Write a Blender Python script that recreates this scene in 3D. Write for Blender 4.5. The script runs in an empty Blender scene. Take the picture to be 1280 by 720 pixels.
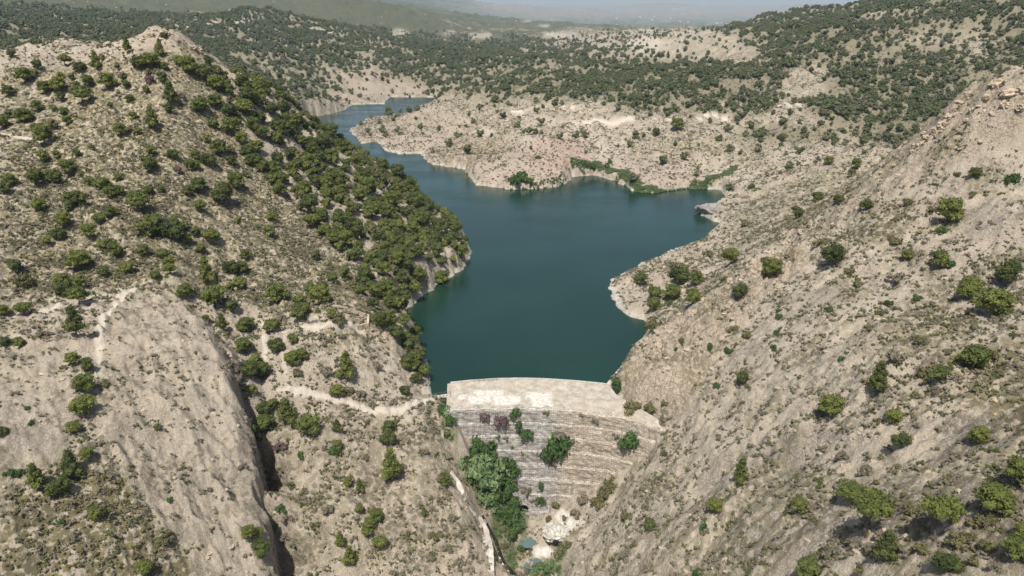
import bpy, math, random
import numpy as np
from mathutils import Vector, Matrix, Euler

random.seed(7); rng = np.random.default_rng(7)
S = bpy.context.scene
C = S.collection
R = math.radians

# ------------------------------------------------------------------ camera
H = 130.0; PITCH = 21.2; F = 865.0          # metres above the lake, degrees down, focal length for a 1280 px picture
cam_data = bpy.data.cameras.new('camera'); cam = bpy.data.objects.new('camera', cam_data); C.objects.link(cam)
cam.location = (0, 0, H); cam.rotation_euler = (R(90 - PITCH), 0, 0)
cam_data.sensor_width = 36; cam_data.lens = 36 * F / 1280
cam_data.clip_start = 1; cam_data.clip_end = 60000
S.camera = cam

# ------------------------------------------------------------------ light
SUN_EL, SUN_AZ = 60.0, 194.0                # azimuth measured clockwise from +Y: sun is behind and a little left
W = bpy.data.worlds.new('World'); S.world = W; W.use_nodes = True
nt = W.node_tree; bg = nt.nodes['Background']
sky = nt.nodes.new('ShaderNodeTexSky'); sky.sky_type = 'NISHITA'; sky.sun_disc = False
sky.sun_elevation = R(SUN_EL); sky.sun_rotation = R(SUN_AZ); sky.air_density = 1.0; sky.dust_density = 2.0; sky.ozone_density = 1.0
nt.links.new(sky.outputs[0], bg.inputs[0]); bg.inputs[1].default_value = 0.11
sd = bpy.data.lights.new('sun', 'SUN'); sd.energy = 5.0; sd.angle = R(0.5); sd.color = (1, 0.96, 0.9)
so = bpy.data.objects.new('sun', sd); C.objects.link(so)
az, el = R(SUN_AZ), R(SUN_EL)
to_sun = Vector((math.sin(az) * math.cos(el), math.cos(az) * math.cos(el), math.sin(el)))
so.rotation_euler = to_sun.to_track_quat('Z', 'Y').to_euler()
S.view_settings.view_transform = 'Standard'; S.view_settings.look = 'None'
S.view_settings.exposure = 0.15; S.view_settings.gamma = 1.0

# ------------------------------------------------------------------ helpers
sp, cp = math.sin(R(PITCH)), math.cos(R(PITCH))
def tanang(py):                              # tangent of the angle below the horizon at picture centre column
    return math.tan(R(PITCH) + math.atan((py - 360) / F))
def at(px, py, z=None, Y=None):              # a point of the place seen along one line of sight
    t = tanang(py)
    if Y is None: Y = (H - z) / t
    z = H - Y * t
    depth = Y * cp + (H - z) * sp
    return ((px - 640) / F * depth, Y, z)
def project(x, y, z):
    depth = y * cp + (H - z) * sp
    depth = np.maximum(depth, 1e-3)
    up = (z - H) * cp + y * sp
    return 640 + F * x / depth, 360 - F * up / depth

def _hash(ix, iy, seed):
    h = (ix.astype(np.int64) * 374761393 + iy.astype(np.int64) * 668265263 + seed * 974711) & 0xffffffff
    h = ((h ^ (h >> 13)) * 1274126177) & 0xffffffff
    return h ^ (h >> 16)
def noise(x, y, seed=0):                     # gradient noise, about -1..1
    ix = np.floor(x); iy = np.floor(y); fx = x - ix; fy = y - iy
    u = fx * fx * fx * (fx * (fx * 6 - 15) + 10); v = fy * fy * fy * (fy * (fy * 6 - 15) + 10)
    def g(ax, ay):
        a = _hash(ix + ax, iy + ay, seed) * (2 * math.pi / 4294967296.0)
        return np.cos(a) * (fx - ax) + np.sin(a) * (fy - ay)
    return ((g(0, 0) * (1 - u) + g(1, 0) * u) * (1 - v) + (g(0, 1) * (1 - u) + g(1, 1) * u) * v) * 1.5
def fbm(x, y, seed=0, octs=4, gain=0.5):
    s = 0; a = 1
    for k in range(octs):
        s = s + a * noise(x, y, seed + k * 17); x = x * 2.03; y = y * 2.03; a *= gain
    return s
def ridged(x, y, seed=0, octs=4, gain=0.5):
    s = 0; a = 1
    for k in range(octs):
        s = s + a * (1 - 2 * np.abs(noise(x, y, seed + k * 17))); x = x * 2.03; y = y * 2.03; a *= gain
    return s
def cells(x, y, seed=0):                     # cell id value and distance to cell border
    ix = np.floor(x); iy = np.floor(y); d1 = np.full(x.shape, 9.0); d2 = d1.copy(); idv = np.zeros(x.shape)
    for ax in (-1, 0, 1):
        for ay in (-1, 0, 1):
            h = _hash(ix + ax, iy + ay, seed); h2 = _hash(ix + ax, iy + ay, seed + 5)
            cx = ix + ax + (h & 0xffff) / 65536.0; cy = iy + ay + (h2 & 0xffff) / 65536.0
            d = (cx - x) ** 2 + (cy - y) ** 2
            m = d < d1
            d2 = np.where(m, d1, np.minimum(d2, d)); idv = np.where(m, (h >> 16) / 65536.0, idv); d1 = np.where(m, d, d1)
    return idv, np.sqrt(d2) - np.sqrt(d1)
def sstep(a, b, x):
    t = np.clip((x - a) / (b - a), 0, 1); return t * t * (3 - 2 * t)
def inside(px, py, poly):
    r = np.zeros(px.shape, bool); n = len(poly)
    for i in range(n):
        x1, y1 = poly[i]; x2, y2 = poly[(i + 1) % n]
        if y1 == y2: continue
        c = ((y1 > py) != (y2 > py)) & (px < (x2 - x1) * (py - y1) / (y2 - y1) + x1)
        r ^= c
    return r
def segdist(px, py, pts, closed=False):
    d = np.full(px.shape, 1e12); n = len(pts)
    for i in range(n if closed else n - 1):
        x1, y1 = pts[i]; x2, y2 = pts[(i + 1) % n]
        dx, dy = x2 - x1, y2 - y1; L = dx * dx + dy * dy + 1e-9
        t = np.clip(((px - x1) * dx + (py - y1) * dy) / L, 0, 1)
        d = np.minimum(d, (px - x1 - t * dx) ** 2 + (py - y1 - t * dy) ** 2)
    return np.sqrt(d)
def sdist(px, py, poly):                     # positive outside
    d = segdist(px, py, poly, True); return np.where(inside(px, py, poly), -d, d)

# ------------------------------------------------------------------ the lie of the land
shore_seen = [(560,496),(541,497),(537,470),(530,442),(515,412),(503,392),(520,376),(545,358),(580,336),(588,318),(580,290),(556,268),
    (528,254),(512,240),(480,222),(440,200),(405,180),(380,160),(385,148),
    (430,138),(440,131),(480,130),(487,121),(545,122),(538,128),(522,133),(515,141),(490,143),(460,148),(436,163),(447,173),(452,180),(470,177),(477,181),(480,188),
    (497,193),(528,192),(530,200),(545,207),(580,211),(588,222),(598,232),(640,237),(690,235),(710,228),(715,221),(740,219),(770,226),(790,238),
    (815,242),(832,238),(860,236),(898,237),(905,243),(910,250),(886,266),(886,273),(908,282),(890,292),(870,303),(850,310),(820,322),(790,336),
    (765,350),(757,359),(768,372),(766,381),(776,391),(800,400),(809,410),(806,424),(790,446),(775,466),(760,480),(757,486)]
lake = [at(a, b, z=0)[:2] for a, b in shore_seen] + [(38, 214), (-20, 214)]

K = []                                       # known heights of the land
def k(px, py, z=None, Y=None): K.append(at(px, py, z, Y))
def w(x, y, z): K.append((x, y, z))
# left hill, face towards the dam
for a in [(200,32,430),(170,45,428),(230,45,440),(262,72,440),(100,62,425),(0,72,430),(50,62,440),(140,52,425),(200,100,385),(120,130,372),(0,130,380),(60,175,345),(200,170,345),(0,200,325),
          (300,95,440),(345,112,455),(395,158,478),(445,191,505),(495,216,520),(520,246,500),(300,200,362),(400,200,418),(350,150,420),(200,240,308),(100,230,310),(300,300,292),(200,300,272),
          (400,300,322),(500,300,362),(500,260,420),(560,300,383),(450,350,288),(400,360,268),(100,300,262),(0,300,255),(90,345,240),(20,395,212),(300,370,250),(235,345,252)]:
    k(a[0], a[1], Y=a[2])
w(-110, 560, 8); w(-165, 560, 38); w(-230, 580, 85); w(-330, 560, 95); w(-400, 430, 112); 
w(-230, 650, 25); w(-270, 740, 30); w(-400, 800, 62)
# spur slab with its sheer right edge, and the gully behind it
for a in [(165,357,39),(200,362,38),(225,380,36),(255,410,32),(280,450,27),(297,490,21),(306,540,14),(318,590,6),(330,640,-2),(342,690,-8)]:
    k(a[0], a[1], z=a[2])
for a in [(150,420,36),(150,500,30),(200,450,33),(230,520,24),(150,600,18),(230,600,13),(250,680,3),(150,700,8),(0,720,12),(60,640,18),(0,600,25),(0,500,33),(60,450,37),(110,400,37),(60,560,26)]:
    k(a[0], a[1], z=a[2])
w(-105, 70, -10); w(-60, 80, -42); w(-160, 90, 6); w(-230, 120, 20); w(-280, 200, 45); w(-350, 300, 75)
for a in [(250,372,27),(290,420,22),(325,470,14),(335,520,7),(352,560,2),(372,620,-7),(385,690,-14)]:
    k(a[0], a[1], z=a[2])
# slopes between spur and gorge
for a in [(355,490,13),(420,500,9),(470,512,5),(540,499,3),(350,440,21),(420,400,28),(460,395,25),(500,440,12),(435,470,14),(520,470,5),(400,560,4),(450,600,-4),(500,560,0),
          (550,560,-4),(560,595,-9),(500,650,-11),(450,700,-14),(550,700,-20),(585,640,-18),(606,690,-24),(610,720,-26),(400,640,-6)]:
    k(a[0], a[1], z=a[2])
# gorge below the dam
for a in [(577,530,-4),(590,570,-12),(612,610,-22),(632,640,-31),(655,662,-38),(680,662,-38),(708,640,-33),(745,612,-25),(785,578,-14),(812,540,-3),(640,690,-40),(670,700,-42),(620,700,-38),(700,715,-40),
          (600,620,-24),(622,665,-34)]:
    k(a[0], a[1], z=a[2])
w(2,215,-40); w(12,215,-40); w(-14,218,-10); w(-22,218,0); w(40,215,-8); w(52,215,14); w(0,150,-46); w(5,110,-50); w(15,70,-52); w(10,40,-53)
# right-hand mountainside
for a in [(765,482,3,None),(795,450,9,None),(830,412,16,None),(870,385,22,None),(940,325,38,None),(1000,293,47,None),(1050,262,57,None),(1120,203,75,None),(1195,130,98,None),(1235,103,108,None),(1280,104,109,None),
          (900,520,15,None),(1000,500,32,None),(1280,300,66,None),(1280,200,84,None),(1200,300,63,None),(1100,300,57,None),(1000,400,39,None),(900,400,27,None),(900,450,23,None),(820,450,11.5,None),(790,500,4,None),
          (820,560,-3,None),(720,690,-32,None),(700,719,-40,None),(800,719,-10,None),(900,719,9,None),(1000,719,24,None),(1100,719,37,None),(1280,719,52,None),(800,600,-9,None),(755,650,-24,None),(850,620,0,None),(1000,620,27,None),
          (1100,600,38,None),(1150,500,46,None),(1240,375,54,None),(1280,600,55,None),(1280,450,54,None),(1160,400,50,None),(1160,200,80,None)]:
    k(a[0], a[1], z=a[2])
w(60,60,30); w(110,60,62); w(160,90,72); w(200,140,82); w(230,220,100); w(300,300,125); w(420,300,135); w(40,50,-8)
# behind the right ridge: shelf by the shore, slopes rising to the wooded hill
for a in [(800,350,4),(850,340,10),(880,330,13),(830,385,6),(900,300,8),(960,270,20),(940,255,12),(1010,240,27),(960,215,14),(1060,200,34),(1000,180,24)]:
    k(a[0], a[1], z=a[2])
w(90,310,14); w(130,330,30); w(185,360,45); w(230,330,70)
for a in [(1100,160,680),(1100,110,840),(1050,130,760),(1000,150,690),(1180,100,820),(1250,60,960),(1160,50,1080),(1060,60,1120),(980,42,1500),(950,36,1900),(1060,24,1900),(1125,7,1750),(1200,-22,1700),(1300,-50,1700),
          (950,75,1150),(900,90,1050),(940,120,860),(900,160,720),(850,60,1900),(850,42,2900),(1000,29,2300),(1000,36,2900),(950,41,2600),(1060,27,2500),(1110,14,2300),(1140,6,2300),(1100,28,3600),(1000,38,3800)]:
    k(a[0], a[1], Y=a[2])
w(700,700,140); w(900,1100,190); w(1500,1500,260); w(2000,2500,260); w(900,3000,84); w(600,3200,80); w(330,480,45)
# tongue of land in the lake and the country behind it
for a in [(450,163,2),(470,158,2.5),(490,151,3),(510,146,3),(530,142,4),(520,168,8),(480,165,5),(560,160,13),(560,190,10),(600,200,14),(640,190,20),(690,175,26),(660,215,10),(560,130,20),(600,115,26),(640,150,26),(700,150,27),(750,155,26),(800,190,18),(850,190,17),(860,215,9),
          (860,160,27),(900,190,17),(760,205,8),(820,215,10),(750,120,36),(800,100,42),(820,75,52),(740,90,48),(660,100,44)]:
    k(a[0], a[1], z=a[2])
for a in [(520,115,1330),(560,95,1450),(480,105,1390),(600,75,1700),(560,60,2100),(500,60,2300),(440,90,1500),(400,120,1150),(360,95,1100),(330,130,800),(380,140,850),(340,72,1500),(300,85,1000),(300,60,1700),
          (450,45,2500),(400,30,2800),(330,18,2300),(300,30,2100),(360,20,2500),(400,-2,4200),(500,12,4200),(560,26,4400),(600,42,4000),(640,30,5200),(700,30,5600),(760,38,4200),(820,42,4300),(700,62,2600),(760,56,2500),
          (800,52,2600),(650,66,2300),(720,48,3300),(260,40,1800),(200,20,2600),(250,10,3500),(0,60,1100),(60,60,1150),(130,57,1250),(0,25,1600),(100,42,1700),(160,45,1900),(0,5,2600),(100,5,3200),(0,-25,4000),(200,-20,5500),(350,-10,5500)]:
    k(a[0], a[1], Y=a[2])
# far plain and the mountains on the skyline
for a in [(500,2,9000),(620,28,9000),(700,33,8500),(800,36,8000),(900,38,7000),(900,30,11000),(760,30,11000),(1000,30,11000),(1050,26,7000)]:
    k(a[0], a[1], Y=a[2])
for a in [(540,-6,14000),(600,-1,14000),(617,3,14000),(640,2,14000),(665,4,14000),(690,7,14000),(720,9,14000),(760,11.5,14500),(775,7,17000),(790,3,17000),(810,1,17000),(835,1,17000),(855,3,17000),(880,7,17000),(905,10,17000),
          (920,7,16500),(940,5,16500),(970,6,16500),(1000,5,16500),(1030,4,16500),(1060,3,16500),(1100,2,16000),(1130,0,16000),(1200,-4,16000),(1300,-6,16000),(400,-14,13000),(200,-20,13000),(0,-22,13000)]:
    k(a[0], a[1] + 3, Y=a[2])
for i in range(-5, 6): w(i * 3500, 26000, 100)
for ang in (-70, -58, 58, 70):
    for r_, z_ in ((90, 40 if ang > 0 else 10), (250, 90 if ang > 0 else 60), (800, 160), (3000, 220), (12000, 300)):
        w(r_ * math.sin(R(ang)), r_ * math.cos(R(ang)), z_)
K = np.array(K)

def logpolar(x, y): return np.arctan2(x, y), 0.5 * np.log(x * x + y * y)
ka, kb = logpolar(K[:, 0], K[:, 1])
def detail(x, y):                            # gullies, outcrops and strata
    r = np.hypot(x, y); z = np.zeros(x.shape)
    near = 1 - sstep(450, 900, r)
    crag = np.clip(0.5 + 1.2 * noise(x / 45, y / 45, 19), 0, 1.2)
    z = z + near * (2.2 * fbm(x / 38, y / 38, 3, 3) + (0.7 + 1.6 * crag) * ridged(x / 15, y / 12, 11, 4, 0.55))
    right = sstep(15, 60, x) * near
    q = (y - 0.27 * x) + 1.8 * noise(x / 25, y / 25, 31)
    z = z + right * (1.3 * ridged(q / 11, x / 70, 41, 4, 0.6) * (0.7 + 0.7 * noise(x / 30, y / 30, 43)) + 0.5 * fbm(q / 3.1, x / 26, 45, 2)) * (1 - sstep(330, 420, r))
    left = sstep(-60, -85, x) * (1 - sstep(240, 300, y))
    z = z + left * 0.7 * ridged((x * 0.86 + y * 0.5) / 6, (x * 0.5 - y * 0.86) / 30, 47, 3, 0.6)
    calm = 0.32 + 0.7 * sstep(0, 70, sdist(x, y, lake))
    far = sstep(450, 900, r)
    z = z + far * (17 * ridged(x / 190, y / 170, 53, 5) + 2.0 * ridged(x / 38, y / 38, 55, 3)) * calm
    z = z + sstep(430, 560, r) * (1 - sstep(1300, 2000, r)) * (4.6 * ridged(x / 62, y / 48, 57, 4, 0.55) - 1.5) * calm
    z = z + sstep(900, 2500, r) * 12 * ridged(x / 420, y / 420, 59, 4)
    z = z + sstep(1800, 4000, r) * 12 * fbm(x / 900, y / 900, 61, 3)
    z = z + sstep(9000, 13000, r) * 40 * ridged(x / 1500, y / 1500, 67, 5)
    return z
def kern(d2): return np.sqrt(d2 + 0.0004)
n = len(K)
A = np.zeros((n + 3, n + 3))
A[:n, :n] = kern((ka[:, None] - ka) ** 2 + (kb[:, None] - kb) ** 2)
A[:n, :n] -= np.eye(n) * 0.002
A[:n, n] = 1; A[:n, n + 1] = ka; A[:n, n + 2] = kb; A[n:, :n] = A[:n, n:].T
# heights are interpolated relative to distance so that near and far land weigh alike
rr = np.exp(kb)
coef = np.linalg.solve(A, np.concatenate([(K[:, 2] - detail(K[:, 0], K[:, 1]) - H) / rr, [0, 0, 0]]))

def base_height(x, y):
    a, b = logpolar(x, y); z = coef[n] + coef[n + 1] * a + coef[n + 2] * b
    z = np.asarray(z, float).copy()
    for i in range(n):
        z += coef[i] * np.sqrt((a - ka[i]) ** 2 + (b - kb[i]) ** 2 + 0.0004)
    return H + z * np.exp(b)

cliff_line = [at(a, b, z=c)[:2] for a, b, c in [(236,372,35),(262,412,32),(285,450,27),(301,490,21),(309,540,14),(321,590,6),(333,640,-2),(344,690,-8),(352,730,-12)]]
def land(x, y):
    z = base_height(x, y)
    r = np.hypot(x, y)
    # crisp cleft on the right of the spur slab
    d = segdist(x, y, cliff_line)
    side = np.zeros(x.shape); 
    cx = np.interp(-y, [-p[1] for p in cliff_line], [p[0] for p in cliff_line])
    rngy = sstep(cliff_line[-1][1] - 6, cliff_line[-1][1] + 8, y) * (1 - sstep(cliff_line[0][1] - 22, cliff_line[0][1] + 3, y))
    wob = 3.2 * noise(y * 0.11, y * 0 + 3.3, 91) + 1.1 * noise(y * 0.4, y * 0 + 1.3, 92)
    off = x - cx - wob
    ly = [-p[1] for p in cliff_line]
    wd = np.interp(-y, ly, [0.3, 0.5, 1.6, 6.5, 6.0, 0.8, 6.6, 4.4, 1.5]) * (1 + 0.5 * noise(y * 0.35, y * 0, 93)); dp = np.interp(-y, ly, [0, 1.5, 7, 22, 20, 4, 20, 12, 3])
    off = off + 1.3 * noise(x / 3.1, y / 3.1, 94) + 0.6 * noise(x / 1.2, y / 1.2, 95)
    z = z - rngy * dp * sstep(-0.5, 1.1, off) * np.exp(-(np.maximum(off - wd, 0) / 2.4) ** 1.2)
    z = z + rngy * 2.0 * np.exp(-((off + 3.5) / 3.5) ** 2) * (off < 0)
    return z + detail(x, y)
def fine(x, y, z, r):
    idv, edge = cells(x / 3.2, y / 3.2, 71)
    b = np.minimum(edge * 3, 1) * 0.7 * (0.3 + idv)
    idv2, edge2 = cells(x / 1.3 + 0.3 * noise(x, y, 5), y / 1.3, 73)
    b2 = np.minimum(edge2 * 3, 1) * 0.3 * (0.2 + idv2)
    return b, b2

# polar fan of ground vertices, finer where the picture looks
th = np.concatenate([np.linspace(-74, -46.5, 24), np.arange(-46, 46.01, 0.122), np.linspace(46.5, 74, 24)]); th = np.radians(th)
rad = np.concatenate([np.linspace(30, 84, 16), np.exp(np.arange(math.log(86), math.log(640), 0.00335)), np.exp(np.arange(math.log(642), math.log(3000), 0.0075)), np.exp(np.arange(math.log(3020), math.log(22000), 0.012))])
TH, RA = np.meshgrid(th, rad, indexing='ij')
GX = RA * np.sin(TH); GY = RA * np.cos(TH)
GZ = land(GX, GY)
gpx, gpy = project(GX, GY, GZ)

# named zones, drawn from where they lie and carried by the ground itself
WOB = noise(GX / 9, GY / 9, 203); SPN = noise(GX / (0.02 * RA), GY / (0.02 * RA), 303); PN = noise(GX / 1.7, GY / 1.7, 301)
def zone(poly, feather=6, wob=5, seed=0):
    xs = [p[0] for p in poly]; ys = [p[1] for p in poly]; mg = feather + wob * 1.3 + 1
    m = (gpx > min(xs) - mg) & (gpx < max(xs) + mg) & (gpy > min(ys) - mg) & (gpy < max(ys) + mg)
    out = np.zeros(GX.shape); out[m] = 1 - sstep(-feather, feather, sdist(gpx[m], gpy[m], poly) + wob * WOB[m]); return out
warm_cliff = zone([(765,485),(780,450),(830,408),(900,360),(960,320),(1000,300),(1010,330),(960,370),(915,420),(880,480),(850,520),(815,525),(780,505)], 5, 4)
boulders = np.clip(warm_cliff + zone([(1090,225),(1160,150),(1230,95),(1300,95),(1300,160),(1220,190),(1120,240),(1040,290),(1000,300)], 8, 6) * 0.8
    + zone([(170,55),(200,28),(235,45),(262,70),(280,100),(240,95),(190,80)], 5, 3) * 0.6, 0, 1)
nearm = 1 - sstep(330, 500, RA); mk = RA < 500
b = np.zeros(GX.shape); b2 = b.copy(); b[mk], b2[mk] = fine(GX[mk], GY[mk], GZ[mk], RA[mk])
rough = 0.35 + 0.9 * boulders
cb, ce = np.zeros(GX.shape), np.zeros(GX.shape); mb = boulders > 0.02; cb[mb], ce[mb] = cells((GX[mb] + 1.5 * noise(GX[mb] / 4, GY[mb] / 4, 74)) / 5.2, GY[mb] / 4.2, 75)
GZ = GZ + boulders * (1.7 * (cb - 0.4) * np.minimum(ce * 6, 1) - 0.7 * (1 - np.minimum(ce * 5, 1)))
GZ = GZ + nearm * (b * (0.55 + 1.6 * boulders) + b2 * (1.0 + 1.0 * boulders) + 0.5 * fbm(GX / 3.1, GY / 3.1, 87, 2) + 0.16 * fbm(GX / 0.9, GY / 0.9, 83, 2))

GZ = np.where(GZ > 520, 520 + 60 * np.tanh((GZ - 520) / 300), GZ)

# lake basin and shore
mk = (GX > -420) & (GX < 300) & (GY > 150) & (GY < 1500); sdl = np.full(GX.shape, 100.0); sdl[mk] = np.minimum(sdist(GX[mk], GY[mk], lake), 100)
sdl = sdl + np.where(GY > 232, (1.6 * noise(GX / 9, GY / 9, 101) + 0.8 * noise(GX / 3, GY / 3, 102)) * (1 + RA / 900), 0)
up = GY > 221
bank = 0.3 + 0.7 * sstep(0, 7, sdl)
zo = np.maximum(GZ * bank, 0.35 + 0.25 * np.minimum(sdl, 6) + 0.5 * (noise(GX / 4, GY / 4, 105) + 0.5))
zi = -0.4 - np.minimum(-sdl * 0.9, 9)
GZ = np.where(up, np.where(sdl > 0, np.where(sdl < 1.2, np.minimum(zo, -0.3 + 1.6 * sdl + 0.0), zo), zi), GZ)
gpx, gpy = project(GX, GY, GZ)

lth = th; lrad = np.log(rad)
def ground(x, y):                            # height of the finished ground anywhere in the fan
    x = np.asarray(x, float); y = np.asarray(y, float)
    a = np.arctan2(x, y); r_ = 0.5 * np.log(x * x + y * y)
    i = np.clip(np.searchsorted(lth, a) - 1, 0, len(lth) - 2); j = np.clip(np.searchsorted(lrad, r_) - 1, 0, len(lrad) - 2)
    u = np.clip((a - lth[i]) / (lth[i + 1] - lth[i]), 0, 1); v = np.clip((r_ - lrad[j]) / (lrad[j + 1] - lrad[j]), 0, 1)
    return (GZ[i, j] * (1 - u) + GZ[i + 1, j] * u) * (1 - v) + (GZ[i, j + 1] * (1 - u) + GZ[i + 1, j + 1] * u) * v
MARCH = np.exp(np.linspace(math.log(60), math.log(20000), 2600))
def hit(px, py):                             # first ground point along a line of sight
    t = tanang(py); Y = MARCH; z = H - Y * t
    x = (px - 640) / F * (Y * cp + (H - z) * sp)
    g = ground(x, Y); m = np.where((g > z))[0]
    if len(m) == 0: return None
    j = m[0]; return (float(x[j]), float(Y[j]), float(g[j]))
def depth_of(p): return p[1] * cp + (H - p[2]) * sp


# ------------------------------------------------------------------ materials
class N:
    def __init__(s, name):
        s.m = bpy.data.materials.new(name); s.m.use_nodes = True; s.t = s.m.node_tree; s.b = s.t.nodes['Principled BSDF']
        s.b.inputs['Roughness'].default_value = 0.9; s.b.inputs['Specular IOR Level'].default_value = 0.2
    def node(s, kind, **kw):
        n_ = s.t.nodes.new('ShaderNode' + kind)
        for a_, v_ in kw.items(): setattr(n_, a_, v_)
        return n_
    def put(s, sock, v):
        if hasattr(v, 'links'): s.t.links.new(v, sock)
        elif isinstance(v, tuple): sock.default_value = (*v, 1) if len(v) == 3 and len(sock.default_value) == 4 else v
        else: sock.default_value = v
    def pos(s): return s.node('TexCoord').outputs['Object']
    def map(s, v, scale):
        n_ = s.node('Mapping'); s.put(n_.inputs[0], v); n_.inputs['Scale'].default_value = scale; return n_.outputs[0]
    def noise(s, v, scale, detail=4, rough=0.55):
        n_ = s.node('TexNoise'); s.put(n_.inputs['Vector'], v); n_.inputs['Scale'].default_value = scale; n_.inputs['Detail'].default_value = detail; n_.inputs['Roughness'].default_value = rough
        return n_.outputs['Fac']
    def vor(s, v, scale, out='Distance', feature='F1', rand=1):
        n_ = s.node('TexVoronoi', feature=feature); s.put(n_.inputs['Vector'], v); n_.inputs['Scale'].default_value = scale; n_.inputs['Randomness'].default_value = rand
        return n_.outputs[out]
    def attr(s, name): n_ = s.node('Attribute', attribute_name=name); return n_.outputs['Fac']
    def math(s, op, a_, b_=0.0, c_=0.0, clamp=False):
        n_ = s.node('Math', operation=op, use_clamp=clamp); s.put(n_.inputs[0], a_); s.put(n_.inputs[1], b_); s.put(n_.inputs[2], c_); return n_.outputs[0]
    def step(s, v, a_, b_, lo=0.0, hi=1.0):
        n_ = s.node('MapRange', interpolation_type='SMOOTHSTEP'); s.put(n_.inputs[0], v)
        for i_, q_ in enumerate((a_, b_, lo, hi)): s.put(n_.inputs[i_ + 1], q_)
        return n_.outputs[0]
    def mix(s, f, a_, b_, mode='MIX'):
        n_ = s.node('MixRGB', blend_type=mode); s.put(n_.inputs[0], f); s.put(n_.inputs[1], a_); s.put(n_.inputs[2], b_); return n_.outputs[0]
    def bump(s, h, strength=0.5, dist=0.2):
        n_ = s.node('Bump'); s.put(n_.inputs['Height'], h); n_.inputs['Strength'].default_value = strength; n_.inputs['Distance'].default_value = dist
        s.t.links.new(n_.outputs[0], s.b.inputs['Normal'])
    def done(s, col, rough=None):
        s.put(s.b.inputs['Base Color'], col)
        if rough is not None: s.put(s.b.inputs['Roughness'], rough)
        return s.m

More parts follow.
